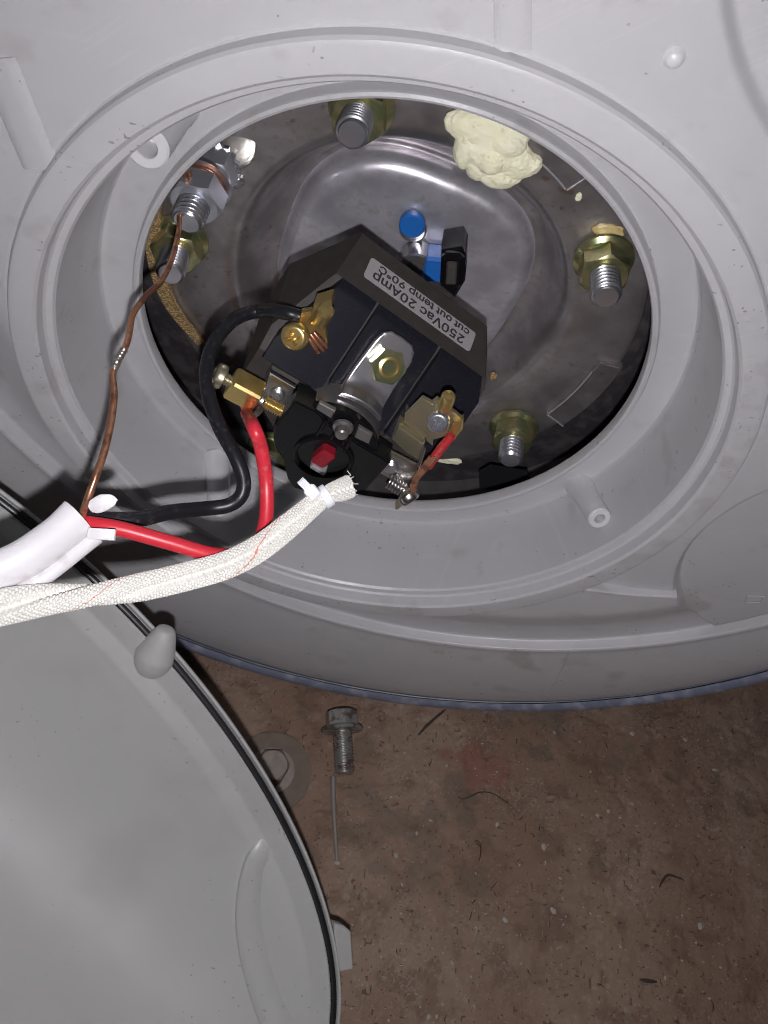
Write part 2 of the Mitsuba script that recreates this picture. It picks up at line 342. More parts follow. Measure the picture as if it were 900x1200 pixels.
# ------------------------------------------------------------------ the floor
FZ = -206.0
gx = np.unique(np.r_[np.linspace(-900, -260, 24), np.linspace(-260, -40, 60), np.arange(-40, 262, .9), np.linspace(262, 900, 24)])
gy = np.unique(np.r_[np.linspace(-700, -175, 18), np.arange(-175, 75, .9), np.linspace(75, 900, 24)])
X, Yg = np.meshgrid(gx, gy, indexing='ij')
q = np.stack([X, Yg, 0 * X], -1)
Z = FZ - 1.2 + 1.6 * (meshkit.fbm(q * .05, 4, 3) - .5) + .6 * (meshkit.fbm(q * .28, 3, 9) - .5) + .5 * (meshkit.noise(q * 1.1, 5) - .5)
Z -= .7 * np.clip((meshkit.fbm(q * .16, 3, 21) - .62) / .1, 0, 1)
add('floor', (np.stack([X, Yg, Z], -1).reshape(-1, 3), grid_faces(len(gx), len(gy))), 'earth_floor', smooth=True, label='dirty brown earthen concrete floor', kind='structure')
V, F = [], []
def on_floor(x, y): return atz(x, y, FZ - 1.0)
chips = []
for k in range(420):
    P = on_floor(rng.uniform(400, 899), rng.uniform(845, 1199))
    s = rng.choice([.22, .34, .55, 1.0], p=[.66, .24, .08, .02])
    m = trimesh.creation.icosphere(subdivisions=1)
    v = m.vertices * np.array([s * rng.uniform(.8, 1.9), s * rng.uniform(.7, 1.2), s * .5]); a = rng.uniform(0, 6.3)
    v = v @ np.array([[math.cos(a), math.sin(a), 0], [-math.sin(a), math.cos(a), 0], [0, 0, 1]]) * (1 + .25 * rng.standard_normal((len(v), 1)) * .5)
    chips.append((v + P + [0, 0, .3], m.faces))
add('floor_grit', join(*chips), 'pale_chip', smooth=False, label='pale grit and crumbs scattered over the brown floor', kind='stuff')
shreds = []
for k in range(42):
    x, y = rng.uniform(405, 899), rng.uniform(845, 1199); a = rng.uniform(0, 6.3); L = rng.uniform(1.0, 3.8); c = rng.uniform(-.6, .6)
    P = on_floor(x, y) + [0, 0, .5]
    C = np.array([P + L * np.array([math.cos(a + c * t) * t, math.sin(a + c * t) * t, .1 * abs(t)]) for t in np.linspace(-.6, .6, 6)])
    shreds.append(tube(C, np.interp(np.arange(6), [0, 2, 5], [.12, .28, .12]) * rng.uniform(.4, 1.1), 6))
add('floor_shreds', join(*shreds), 'dark_fibre', smooth=40, label='tiny dark plant shreds strewn over the brown floor', kind='stuff')
twigs = [([(537, 934), (541, 937), (551, 934), (562, 929), (575, 930), (588, 937), (602, 948)], .45, 'thin curled dark fibre lying below the reddish stain on the floor'),
         ([(490, 862), (499, 852), (510, 842), (522, 832)], 1.0, 'short straight dark twig running out from under the blue rim of the heater'),
         ([(772, 1040), (777, 1031), (783, 1026), (797, 1030), (801, 1033)], .8, 'bent dark twig like a hook on the open floor at right'),
         ([(556, 985), (562, 988), (563, 1000), (561, 1010)], .4, 'thin dark fibre bent downward below the curled fibre'),
         ([(749, 1148), (757, 1150), (769, 1151)], 1.0, 'stubby dark splinter near the bottom right of the floor')]
for pts, r, lab in twigs:
    C = spline([on_floor(x, y) + [0, 0, .7] for x, y in pts], 30)
    add('twig', tube(C, np.interp(np.linspace(0, 1, 30), [0, .3, .8, 1], [.5, 1, .9, .4]) * r * .72, 8), 'dark_fibre', smooth=40, label=lab, category='twig')

# ------------------------------------------------------------------ the water heater: grey end cover round the opening
H = thing('water_heater', 'grey water heater with a round opening in its end cover showing the bolted steel flange', 'water heater')
SC, SR, BC, BR = np.array([31.0, 42.0]), 180.0, np.array([18.5, 6.0]), 207.0
NT = 1800
th = np.arange(NT) / NT * 2 * np.pi
D = np.stack([np.cos(th), np.sin(th)], 1)
def to_circle(c, r):
    b = D @ c; return b + np.sqrt(np.maximum(b * b - (c @ c - r * r), 0))
ts, tb = to_circle(SC, SR), to_circle(BC, BR)
tb = np.maximum(tb, ts + 7)
rows = []
prof = [(101, 42), (88, 40.5), (82.0, 38.8), (80.6, 37.4), (80.1, 36.0), (80.0, 33.2), (80.3, 32.4), (81.0, 32.0), (81.9, 32.3), (82.4, 33.2), (82.8, 36.2), (83.8, 36.8), (91.5, 37.2), (93.2, 36.6), (94.2, 35.0), (96.3, 6.2), (96.9, 5.3), (98.6, 4.9),
        (99.2, 4.2), (99.7, .9), (100.5, .1), (101.6, 0), (105.9, 0), (107.1, .35), (107.7, 1.2), (108.0, 4.1), (108.5, 4.5), (109.2, 4.2)]
for r, y in prof:
    rows.append(np.stack([D[:, 0] * r, np.full(NT, y), D[:, 1] * r], 1))
for u in np.linspace(0.01, 1, 150):
    r = 109.2 + u * (ts - 3.0 - 109.2); ds = ts - r
    s = np.clip((40 - ds) / 32, 0, 1)
    y = 4.2 + 10.5 * s * s * (3 - 2 * s)
    sm = lambda t: np.clip(t, 0, 1) ** 2 * (3 - 2 * np.clip(t, 0, 1))
    y = y + 3.4 * sm((77.9 - np.hypot(D[:, 0] * r - 114.9, D[:, 1] * r - 163.6)) / 3.0)        # round recess at the upper right
    k_ = sm((58.0 - np.hypot(D[:, 0] * r - 168.0, D[:, 1] * r + 37.0)) / 3.2); y = y * (1 - k_) + 8.2 * k_ + 6.3 * k_ * sm((12 - ds) / 9)   # and the one at the lower right
    rows.append(np.stack([D[:, 0] * r, y, D[:, 1] * r], 1))
for dr_, y in [(-2.2, 14.5), (-1.7, 13.8), (-1.2, 10.8), (-.7, 10.2), (0.1, 9.9), (1.0, 10.0), (1.9, 10.4)]:
    r = ts + dr_; rows.append(np.stack([D[:, 0] * r, np.full(NT, y), D[:, 1] * r], 1))
for u in np.linspace(.05, 1, 14):
    r = ts + 1.9 + u * (tb - 2.0 - ts - 1.9); y = 10.4 - 1.2 * math.sin(u * math.pi) + 3.5 * u ** 6
    rows.append(np.stack([D[:, 0] * r, np.full(NT, y), D[:, 1] * r], 1))
rows.append(np.stack([D[:, 0] * (tb - 1.4), np.full(NT, 17.0), D[:, 1] * (tb - 1.4)], 1))
V = np.stack(rows, 1)
V[..., 1] += .25 * (meshkit.fbm(V * .03, 3, 4) - .5)
NP = len(prof)
cover = add('end_cover', (V[:, NP - 2:].reshape(-1, 3), grid_faces(NT, len(rows) - NP + 2, True)[:, ::-1]), 'grey_plastic', H, smooth=40)
add('ring_moulding', (V[:, :NP].reshape(-1, 3) , grid_faces(NT, NP, True)[:, ::-1]), 'grey_plastic', H, smooth=28)
# blue painted shell behind the cover: rolled bead, then the cylinder of the tank
BL = []
for a in np.linspace(-2.6, 1.9, 14):
    r = tb + .2 + 4.0 * math.cos(a); BL.append(np.stack([D[:, 0] * r, np.full(NT, 14.4 + 4.0 * math.sin(a)), D[:, 1] * r], 1))
for y in (24, 60, 200, 420):
    r = tb + .4; BL.append(np.stack([D[:, 0] * r, np.full(NT, float(y)), D[:, 1] * r], 1))
V = np.stack(BL, 1); V += .5 * (meshkit.fbm(V * .09, 3, 8) - .5)[..., None] * np.array([1, .6, 1])
V[..., 2] = np.maximum(V[..., 2], FZ + .3)
add('steel_shell', (V.reshape(-1, 3), grid_faces(NT, len(BL), True)[:, ::-1]), 'blue_steel_paint', H, smooth=40, label='blue painted steel rim along the bottom of the heater')

def rib(a, b, w, h, y):
    a, b = np.asarray(a, float), np.asarray(b, float); C = np.array([[*(a + (b - a) * t)] for t in np.linspace(0, 1, 24)]); C = np.stack([C[:, 0], np.full(24, y), C[:, 1]], 1)
    t = np.linspace(-1, 1, 15); sec = np.r_[np.stack([h * (1 - np.abs(t) ** 3.2), w / 2 * t], 1), [[-4, w / 2], [-4, -w / 2]]]
    return sweep(C, sec, ref=(0, -1, 0))
add('rib', rib(at(600, -40, 3)[[0, 2]], at(601, 62, 3)[[0, 2]], 8.5, 1.1, 4.6), 'grey_plastic', H, smooth=40)
add('rib', rib(at(-8, 70, 3)[[0, 2]], at(46, 200, 3)[[0, 2]], 10.5, 1.3, 4.6), 'grey_plastic', H, smooth=40)
C = spline([at(684, 688, 1.8), at(715, 692, 2.4), at(750, 695, 3.2), at(792, 697, 3.6)], 20)
add('rib', sweep(C, np.array([(1.2, -1.3), (1.8, -.7), (1.8, .7), (1.2, 1.3), (-8, 1.5), (-8, -1.5)]), ref=(0, -1, 0)), 'grey_plastic', H, smooth=30)
P = at(790, 68, 4.2); add('sprue_dimple', facing([(2.7, 4.6), (2.0, 4.0), (1.6, 3.2), (1.1, 2.8), (.01, 2.7)], 32, P[[0, 2]]), 'boss_plastic', H, smooth=50)
P = at(884, 702, 7.9); add('moulded_mark', place(m3.Manifold.extrude(m3.CrossSection([np.array([(-3, -2.4), (3, -2.4), (3, 2.4), (-3, 2.4)])]) - m3.CrossSection([np.array([(-2.4, -1.8), (2.4, -1.8), (2.4, 1.8), (-2.4, 1.8)])]), .5), P, (0, -1, 0), spin=.2), 'grey_plastic', H, smooth=False)
def at_radius(px, R_, lo, hi):
    ys = np.linspace(lo, hi, 400); P = np.array([at(*px, y) for y in ys]); return P[np.argmin(np.abs(np.hypot(P[:, 0], P[:, 2]) - R_))]
def boss(t_, b_, r):
    tip = np.linalg.norm(t_ - b_)
    p = [(r * 1.28, -8), (r * 1.14, 1.0), (r * 1.07, 2.5), (r, tip - .5), (r - .5, tip), (r * .50, tip), (r * .44, tip - .5), (r * .42, tip - 8), (.01, tip - 8)]
    return place(revolve(p, 40), b_, t_ - b_)
add('screw_boss', boss(at(172, 174, 9), at(172, 174, 9) + np.array([-.5, 26, -2.5]), 5.3), 'boss_plastic', H, smooth=35, label='round screw post with a dark hole at the upper left of the opening')
add('screw_boss', boss(at_radius((703, 608), 92.2, 8, 24), at_radius((684, 577), 93.0, 22, 40), 4.0), 'boss_plastic', H, smooth=35, label='round screw post at the lower right of the opening')
add('screw_boss', boss(at_radius((258, 602), 91.5, 8, 24), at_radius((255, 556), 93.0, 18, 40), 4.2), 'boss_plastic', H, smooth=35, label='round screw post behind the black wire')
C = spline([at(668, 764, 9.2), at(660, 782, 8.8), at(650, 800, 9.0), at(643, 814, 9.6)], 20)
add('moulding_seam', tube(C, .28, 8), 'grey_plastic', H, smooth=40, label='fine raised seam crossing the lower rim of the cover')
# blue ink spot on the rim
P = at(504, 108, 36.6); add('ink_spot', lump(P, (.9, .25, 1.6), 2, .4, 2.0, 4), 'label_ink', H, smooth=True, label='small dark blue ink mark above the opening')

# ------------------------------------------------------------------ inside the opening
add('cavity', facing([(88, 41.2), (108, 44), (110, 70), (108, 96), (90, 100), (60, 102)], 96), 'cavity_black', H, smooth=30)
def wobr(v):
    v = v.copy(); v[..., 1] += .8 * (meshkit.fbm(v * .08, 3, 6) - .5); return v
add('sealing_ring', facing([(80, 71.4), (85, 69.6), (88.6, 69.2), (89.2, 70.4), (92.4, 70.5), (93.0, 71.8), (98, 72), (108, 73.4), (110, 80)], 200, (-.4, -5), wobr), 'black_rubber', H, smooth=30)
FC = np.array([-0.4, -5.0])
PY = 11.5                         # the flange lies this much deeper than the profile below says
def plate_wob(v):
    v = v.copy(); v[..., 1] += .5 * (meshkit.fbm(v * .06, 3, 2) - .5); return v
pr = [(83.5, 60.5), (84.3, 59.8), (84.3, 55.2), (83.7, 54.4), (82, 54.0), (70, 54.0), (62, 54.0), (59.5, 54.4), (57.3, 55.8), (55.5, 58.0), (53.5, 62.0), (51.8, 66.2), (50.2, 69.6), (48.6, 71.6), (47.0, 72.2), (45.8, 71.8), (44.9, 70.6),
      ]
dish = [(45.4, 72.2), (44.9, 71.4), (44.6, 70.0), (44.3, 68.6), (43.7, 67.2), (42.8, 66.0), (41.6, 65.1), (40.2, 64.6), (38.6, 64.4), (36, 64.4), (25, 64.6), (12, 64.8), (.01, 64.8)]
def squarish(v):                      # the pressing is a rounded square rather than a circle
    v = plate_wob(v); dx, dz = v[..., 0] - FC[0], v[..., 2] - FC[1]; r = np.hypot(dx, dz); a = np.arctan2(dz, dx) + math.radians(12)
    k = (np.abs(np.cos(a)) ** 2.7 + np.abs(np.sin(a)) ** 2.7) ** (-1 / 2.7) * .965
    w = np.clip((58 - r) / 10, 0, 1) * np.clip(r / 30, 0, 1); k = 1 + (k - 1) * w
    v[..., 0], v[..., 2] = FC[0] + dx * k, FC[1] + dz * k; return v
plate = add('flange_plate', facing([(r, y + PY) for r, y in pr[:-1]] + [(45.8, 72.0 + PY), (45.0, 72.4 + PY)], 300, FC, squarish), 'dark_steel', H, smooth=40)
add('centre_dish', facing([(r, y + PY) for r, y in dish], 300, FC, squarish), 'dish_steel', plate, smooth=40, label='paler round centre dish of the steel flange')
def arc_pad(r0, r1, a0, a1, h, y0=54.2 + PY):
    t = np.radians(np.linspace(a0, a1, 24)); ri = np.full(24, r0); ro = np.full(24, r1)
    outer = np.stack([FC[0] + r1 * np.cos(t), FC[1] + r1 * np.sin(t)], 1); inner = np.stack([FC[0] + r0 * np.cos(t), FC[1] + r0 * np.sin(t)], 1)[::-1]
    v, f = va(prism(np.vstack([outer, inner]), h + 1, .7)); return np.stack([v[:, 0], y0 + 1 - v[:, 2], v[:, 1]], 1), f[:, ::-1]
add('welded_strip', arc_pad(75.5, 84.6, -31, -7, 2.6), 'dark_steel', H, smooth=20)
add('welded_strip', arc_pad(68.5, 78.5, 50, 70, 2.6), 'dark_steel', H, smooth=20)
C = spline([at(x, y, 63.6) for x, y in [(194, 180), (184, 205), (178, 235), (180, 275), (187, 320), (197, 350), (212, 374), (236, 402)]], 60)
add('gasket', sweep(C, np.array([(1.2, -2.4), (1.2, 2.4), (-1.2, 2.4), (-1.2, -2.4)]), ref=(0, -1, 0), scale=np.interp(np.linspace(0, 1, 60), [0, .55, .8, 1], [1.3, 1.2, .8, .6])), 'cork', H, smooth=20, label='speckled brown cork gasket showing at the left edge of the steel flange')
# lit and scraped edges of the two welded strips, laid on as pale beads
def arc_line(r0, r1, a0, a1, y):
    t = np.radians(np.linspace(a0, a1, 20)); r = np.linspace(r0, r1, 20)
    return np.stack([FC[0] + r * np.cos(t), 0 * t + y, FC[1] + r * np.sin(t)], 1)
for k, (r0, r1, a0, a1) in enumerate([(75.4, 75.4, -30.5, -11), (75.4, 84.4, -31, -31), (68.4, 68.4, 50.5, 62), (68.6, 78, 50, 50)]):
    L_ = arc_line(r0, r1, a0, a1, 63.1) ; w_ = .28 + .22 * meshkit.noise(L_ * .6, k)
    add('lit_scraped_edge', tube(L_, w_, 8), 'lit_scraped_steel', H, smooth=40)
# nuts on studs round the flange
def flange_nut(base, tip, Y, L, spin, label, af=14.6, hexh=8.2, pull=.75):
    B = at(*base, Y); ax = unit(at(*tip, Y - L) - B); ax = unit((1 - pull) * np.array([0, -1, 0]) + pull * ax)
    fl = m3.Manifold.revolve(m3.CrossSection([np.array([(0, 0), (9.6, 0), (9.9, .5), (9.6, 1.3), (8.0, 2.3), (0, 2.3)])]), 48)
    k = add('flange_nut', place(fl + hexnut(af, hexh).translate((0, 0, .9)), B, ax, spin=spin), 'yellow_zinc', H, smooth=25, label=label)
    add('stud', place(thread(4.9, L, 1.6, 1.15), B, ax), 'bright_zinc', k, smooth=35)
flange_nut((424, 124), (412, 156), 65.2, 19, .2, 'yellow zinc flange nut at the top of the steel flange')
flange_nut((211, 281), (201, 322), 65.2, 19, .35, 'greenish flange nut below the earth stud')
flange_nut((707, 303), (711, 350), 65.2, 19, .1, 'yellow zinc flange nut at the right of the steel flange')
flange_nut((602, 500), (597, 540), 65.2, 18, .05, 'yellow zinc flange nut at the lower right of the flange')
flange_nut((318, 525), (312, 560), 65.2, 18, .3, 'flange nut hidden in the shade behind the terminals')
# earth stud with toothed washer, two nuts and a round weld
E0 = at(254, 178, 65.2); EA = unit(at(217, 264, 35) - E0)
ES = add('earth_stud', place(thread(5.0, 30, 1.6, 1.15), E0, EA), 'bright_zinc', H, smooth=35, label='silver earth stud with two nuts at the upper left of the flange')
teeth = [(12.0 if k % 2 else 10.2) for k in range(36)]
tp = np.array([(r * math.cos(k / 36 * 2 * np.pi), r * math.sin(k / 36 * 2 * np.pi)) for k, r in enumerate(teeth)]) * .74
add('toothed_washer', place(prism(tp, .9), E0 + 4.0 * EA, EA), 'bright_zinc', ES, smooth=False)
add('hex_nut', place(hexnut(14.6, 6.6), E0 + 5.0 * EA, EA, spin=.25), 'zinc_nut', ES, smooth=25)
add('plain_washer', place(m3.Manifold.cylinder(1.3, 8.8, 8.8, 48), E0 + 12.6 * EA, EA), 'bright_zinc', ES, smooth=25)
add('hex_nut', place(hexnut(14.6, 7.0), E0 + 15.8 * EA, EA, spin=.45), 'zinc_nut', ES, smooth=25)
Wp = at(272, 169, 65.2)
wv, wf = lump((0, 0, 0), (7.8, 7.2, 1.1), 5, .05, 1.8, 3)
wk = add('weld_spot', place((wv, wf), Wp, (-.02, -.86, .5)), 'weld_steel', H, smooth=True, label='round shiny weld spot above the earth stud')
add('weld_spot', lump(at(277, 212, 65.2), (2.4, 1.6, 2.4), 3, .3, 2.5, 5), 'bright_zinc', H, smooth=True, label='small bright weld bead to the right of the earth stud')

# expanding foam stuck to the flange
lumps = [lump(at(578, 176, 62), (11.5, 5.5, 9.0), 5, .13, 1.5, 2), lump(at(603, 191, 62), (7.5, 4.6, 5.6), 5, .13, 1.6, 5), lump(at(546, 166, 62), (3.8, 4.2, 9.0), 5, .13, 1.7, 8), lump(at(585, 206, 62), (7.0, 4.2, 4.6), 5, .13, 1.7, 9),
         lump(at(627, 193, 62), (3.2, 3.2, 3.0), 4, .2, 1.8, 11), lump(at(561, 188, 62), (4.6, 4.2, 6.8), 5, .13, 1.7, 15), lump(at(570, 150, 62), (13, 5, 7), 5, .13, 1.6, 17), lump(at(596, 170, 60), (6.0, 4.4, 4.2), 5, .13, 1.6, 21), lump(at(577, 190, 59), (4.4, 4.2, 4.6), 5, .13, 1.6, 23)]
foam_v, foam_f = join(*lumps); foam_v = foam_v + .7 * (meshkit.fbm(foam_v * .5, 3, 31) - .5)[:, None] * np.array([1, -1, 1])
fc_ = at(572, 168, 61); foam_v = fc_ + (foam_v - fc_) * np.array([.94, .75, .93]); lumps = [(foam_v, foam_f)]
add('foam_lump', join(*lumps), 'foam', H, smooth=True, label='cream lump of set foam stuck to the top of the steel flange')
add('foam_crumb', lump(at(521, 538, 67), (7.5, 1.5, 2.0), 3, .3, 1.7, 4), 'foam', H, smooth=True, label='flat cream foam scrap at the lower edge of the flange')
add('foam_crumb', lump(at(578, 441, 68), (1.4, .9, 2.1), 2, .35, 2, 6), 'cork', H, smooth=True)
add('foam_crumb', lump(at(678, 231, 65.2), (1.0, .5, 1.4), 2, .35, 2, 7), 'foam', H, smooth=True)
add('adhesive_smear', lump(at(713, 270, 65.2), (4.6, 1.0, 2.4), 3, .35, 2, 12), 'resin', H, smooth=True)
# element terminals on the dish: blue caps, ring nut, black clip
def dial(px, Y, r, h, mat, name, parent=H, **k):
    P = at(*px, Y); return add(name, place(revolve([(.01, h), (r - .5, h), (r, h - .5), (r, -1.5)], 40), P, (0, -1, 0)), mat, parent, smooth=30, **k)
k = dial((484, 268), 75.5, 4.6, 1.4, 'bracket_metal', 'terminal_cap')
dial((483, 263), 73.6, 4.3, 1.6, 'blue_paint', 'blue_seal', k, label='round blue seal on the dished plate above the thermostat')
P = at(489, 302, 74)
k = add('probe_socket', place(revolve([(3.4, -2), (3.4, 6.4), (3.9, 7), (5.6, 7), (6.1, 6.4), (6.1, -1)], 48), P, (0, -1, 0)), 'bracket_metal', H, smooth=30)
add('probe', place(revolve([(.01, 4.6), (3.2, 4.6), (3.4, 4.2), (3.4, -1)], 32), P, (0, -1, 0)), 'drum_metal', k, smooth=30)
P = at(512, 309, 71); k = add('blue_sleeve', place(box(8.5, 10, 9, 1.0), P, (0, -1, 0), spin=.1), 'blue_paint', H, smooth=30)
k = add('black_clip', slab([(517, 294), (541, 290), (546, 300), (545, 330), (533, 350), (516, 336)], 63, 12, .8), 'black_plastic', H, smooth=25)
v, f = va(box(7.5, 12, 5, 1.6)); add('clip_post', place((v, f), at(530, 316, 60), (0, -1, .25), spin=.15), 'black_plastic', k, smooth=30)
v, f = va(box(3.4, 7.6, 1.2, .4)); add('clip_insert', place((v, f), at(529, 320, 55.0), (0, -1, .25), spin=.15), 'brown_bakelite', k, smooth=30)
k = add('tape_strip', slab([(561, 553), (575, 545), (618, 552), (622, 566), (590, 574), (562, 573)], 58, .4, 0), 'gasket_rubber', H, smooth=False)

# ------------------------------------------------------------------ the thermostat
TH = thing('thermostat', 'dark thermostat block with brass terminals and a red reset button, mounted inside the opening', 'thermostat')
A1 = np.array([math.cos(math.radians(-30)), 0, math.sin(math.radians(-30))]); A2 = np.array([.5, 0, .8660254]); A3 = np.array([0, -1.0, 0])
def loc(a, b, Y): return a * A1 + b * A2 + np.array([0, Y, 0])
SH = np.array([0, -3.2, 0])             # the body stands this much further out than the section below says
def to_local(mesh):                    # mesh axes (a, b, c) with c towards the viewer, y = -c
    v, f = va(mesh); return v[:, :1] * A1 + v[:, 1:2] * A2 + v[:, 2:] * A3 + SH, f
def along(prof, a0, a1):
    """profile of (b, c) carried from a0 to a1"""
    m = m3.Manifold.extrude(m3.CrossSection([np.array(prof, float)]) if sg.Polygon(prof).exterior.is_ccw else m3.CrossSection([np.array(prof, float)[::-1]]), a1 - a0)
    return m.warp_batch(lambda v: np.stack([v[:, 2] + a0, v[:, 0], v[:, 1]], 1))
def outline(poly, c0, c1):
    P = np.array(poly, float); P = P if sg.Polygon(P).exterior.is_ccw else P[::-1]
    return m3.Manifold.extrude(m3.CrossSection([P]), c1 - c0).translate((0, 0, c0))
core = along([(21, -47.6), (21.5, -46.6), (15.5, -31), (13, -29.5), (-9, -13.5), (-27, -11.0), (-27, -47.6)], -60, 60)
core = core ^ outline([(-28.5, 22), (20.5, 22.5), (29.5, 13), (29.5, -24), (26, -27), (-34, -27), (-37, -22), (-39, -3)], -60, 0)
add('body', to_local(core), 'brown_bakelite', TH, smooth=15)
def block(a0, a1, poly, lift=2.0):
    m = along([(16.2, -30.5 + lift * .3), (14.8, -28.6 + lift * .4), (13.8, -27.9 + lift * .5), (-8.5, -12.0 + lift * .7), (-10, -12), (-10, -18), (13, -34)], a0, a1)
    return to_local(m ^ outline(poly, -60, 0))
add('terminal_block', block(-37, -16.8, [(-16.8, 30), (-29, 30), (-29, 15.5), (-36.5, -3), (-36.5, -30), (-16.8, -30)]), 'navy_bakelite', TH, smooth=20)
add('centre_block', block(-15.6, 7.2, [(-15.6, 30), (7.2, 30), (7.2, -30), (-15.6, -30)], 1.6), 'navy_bakelite', TH, smooth=20)
add('terminal_block', block(8.6, 30, [(8.6, 30), (24.8, 30), (25.3, 16.3), (29, 11), (29, -30), (8.6, -30)]), 'navy_bakelite', TH, smooth=20)
# label with its two printed lines, reading upside down from this side
p00, p10, p01 = loc(-23.0, 17.3, 42.4), loc(17.4, 17.9, 42.4), loc(-22.6, 14.4, 33.4)
eu = unit(p10 - p00); ev = unit(p01 - p00); en = unit(np.cross(eu, ev))
if en @ (CAM - p00) < 0: en = -en
top_n = unit(np.cross(A1, (loc(0, 15.5, 31) - loc(0, 21.5, 46))));  top_n = top_n if top_n[2] > 0 else -top_n
ldir = unit(loc(0, 15.5, 31) - loc(0, 21.5, 46)); l0 = loc(0, 21.5, 46) + SH
def lab(a, s, h): return l0 + a * A1 + s * ldir + h * top_n
LA0, LA1, LS0, LS1 = -23.5, 18.5, 4.4, 11.6
rc = 1.0
pl = sg.box(LA0 + rc, LS0 + rc, LA1 - rc, LS1 - rc).buffer(rc, quad_segs=6)
v, f = va(prism(np.array(pl.exterior.coords)[:-1], .25, .06))
lk = add('rating_label', (np.array([lab(*q) for q in v]), f), 'label_paper', TH, smooth=20)
def line(s, h, s_top, a_right, a_left):
    tm = meshkit.text_mesh(s, h, .12, True); v, f = va(tm); k = (a_right - a_left) / v[:, 0].max()
    return np.array([lab(a_right - x * k, s_top + y, .25 + z) for x, y, z in v]), f
add('printed_line', line('250Vac 20Amp', 2.7, 8.2, LA1 - 3.0, LA0 + 2.6), 'label_ink', lk, smooth=False)
add('printed_line', line('cut out temp 90°C', 2.1, 5.1, LA1 - 2.4, LA0 + 3.6), 'label_ink', lk, smooth=False)
# bracket tab with its nut
tabn = unit(np.array([0, -.80, .60])); tabn = unit(A2 * .59 - np.array([0, 1, 0]) * .81)
tdir = unit(loc(0, -8.5, 11) - loc(0, 13.8, 27)); t0 = loc(-5.2, 14.6, 25.2) + SH
def tab(a, s, h): return t0 + a * A1 + s * tdir + h * tabn
tp = sg.Polygon([(-6.7, 4.5), (-5.9, 1.8), (-3.8, .3), (0, 0), (3.8, .3), (5.7, 1.8), (6.7, 4.5), (7.6, 25.5), (-7.6, 25.5)])
v, f = va(prism(np.array(tp.exterior.coords)[:-1], 1.4, .35).refine_to_length(.9))
bp = spline([(14.6, 22.0), (8.3, 18.05), (2.6, 14.5), (.2, 12.6), (-1.2, 10.2), (-1.55, 7.6), (-1.6, 4.6)], 160)      # (b, Y) of the strap: flat tab, bend, then along the drum
bs_ = np.r_[0, np.cumsum(np.linalg.norm(np.diff(bp, axis=0), axis=1))]; bt = np.gradient(bp, axis=0); bt /= np.linalg.norm(bt, axis=1)[:, None]
q = v[:, 1]; pb_, pY = np.interp(q, bs_, bp[:, 0]), np.interp(q, bs_, bp[:, 1]); tb__, tY = np.interp(q, bs_, bt[:, 0]), np.interp(q, bs_, bt[:, 1])
pb_, pY = pb_ - tY * v[:, 2], pY + tb__ * v[:, 2]
curve_ = np.clip((q - 17) / 4, 0, 1) * (np.sqrt(np.maximum(17.2 ** 2 - v[:, 0] ** 2, 0)) - 17.2)          # its foot is dished to the drum's radius
tk = add('bracket', ((v[:, 0] - 5.2)[:, None] * A1 + (pb_ + curve_)[:, None] * A2 + pY[:, None] * np.array([0, 1.0, 0]), f), 'bracket_metal', TH, smooth=35)
nb = tab(.2, 9.5, 1.4)
nk = add('bracket_nut', place(hexnut(9.6, 3.6), nb, tabn, hint=A1, spin=.3), 'yellow_zinc', tk, smooth=25)
add('nut_bore', place(revolve([(3.3, 3.5), (3.3, 4.2), (2.6, 4.4), (2.3, 4.2), (1.6, 2.6), (.01, 2.4)], 32), nb, tabn), 'brass', nk, smooth=30)
# drum and reset plate
dc = loc(-6.0, -18.8, 1.0)
add('drum', place(revolve([(16.0, -22), (16.0, -2.5), (15.7, -1.4), (14.9, -1.0), (.01, -1.0)], 96), dc, (0, -1, 0)), 'drum_metal', TH, smooth=30)
add('drum_collar', place(revolve([(15.9, 1.2), (16.2, .8), (16.2, -1.2), (15.4, -1.8)], 96), dc, (0, -1, 0)), 'black_plastic', TH, smooth=30)
rp = add('reset_face', place(revolve([(16.0, 1.0), (15.4, 1.3), (9.5, 1.3), (9.2, .4), (.01, .4)], 96), dc, (0, -1, 0)), 'black_plastic', TH, smooth=30)
add('face_plate', slab([(345, 470), (374, 485), (383, 497), (414, 516), (420, 521), (448, 537), (457, 543), (428, 575), (398, 579), (360, 575), (345, 573), (337, 562), (333, 545), (331, 528), (322, 500)], -1.6, 8, .5), 'black_plastic', rp, smooth=20)
add('face_glint', slab([(374, 472), (393, 482), (388, 491), (370, 480)], -2.0, 1.5, .3), 'drum_metal', rp, smooth=20)  # grey metal facets put the reflections on the black face into the material
add('face_glint', slab([(420, 501), (436, 511), (432, 521), (415, 513)], -2.0, 1.5, .3), 'drum_metal', rp, smooth=20)
bc = at(379, 536, -2.0)
add('button_well', place(revolve([(9.6, -.2), (9.5, .6), (8.8, .8), (8.2, .5), (7.9, -1.8), (.01, -1.9)], 64), bc, (0, -1, 0)), 'black_plastic', rp, smooth=30)
add('reset_button', place(box(5.0, 7.4, 6.0, .9), at(380, 532, -2.400000000000001), (0, -1, 0), hint=(0.5, 0, .87), spin=0.0), 'red_plastic', rp, smooth=30, label='red rectangular reset button in the black round housing')
add('button_base', place(box(5.4, 2.0, 5.0, .4), at(374, 545, -2.8), (0, -1, 0), hint=(0.5, 0, .87)), 'label_paper', rp, smooth=30)
sk = add('face_stud', place(revolve([(3.2, 0), (3.0, .8), (2.2, 1.2), (2.0, 3.4), (1.6, 3.9), (.01, 4.0)], 32), at(402, 500, -1.8), (0, -1, 0)), 'drum_metal', rp, smooth=30)
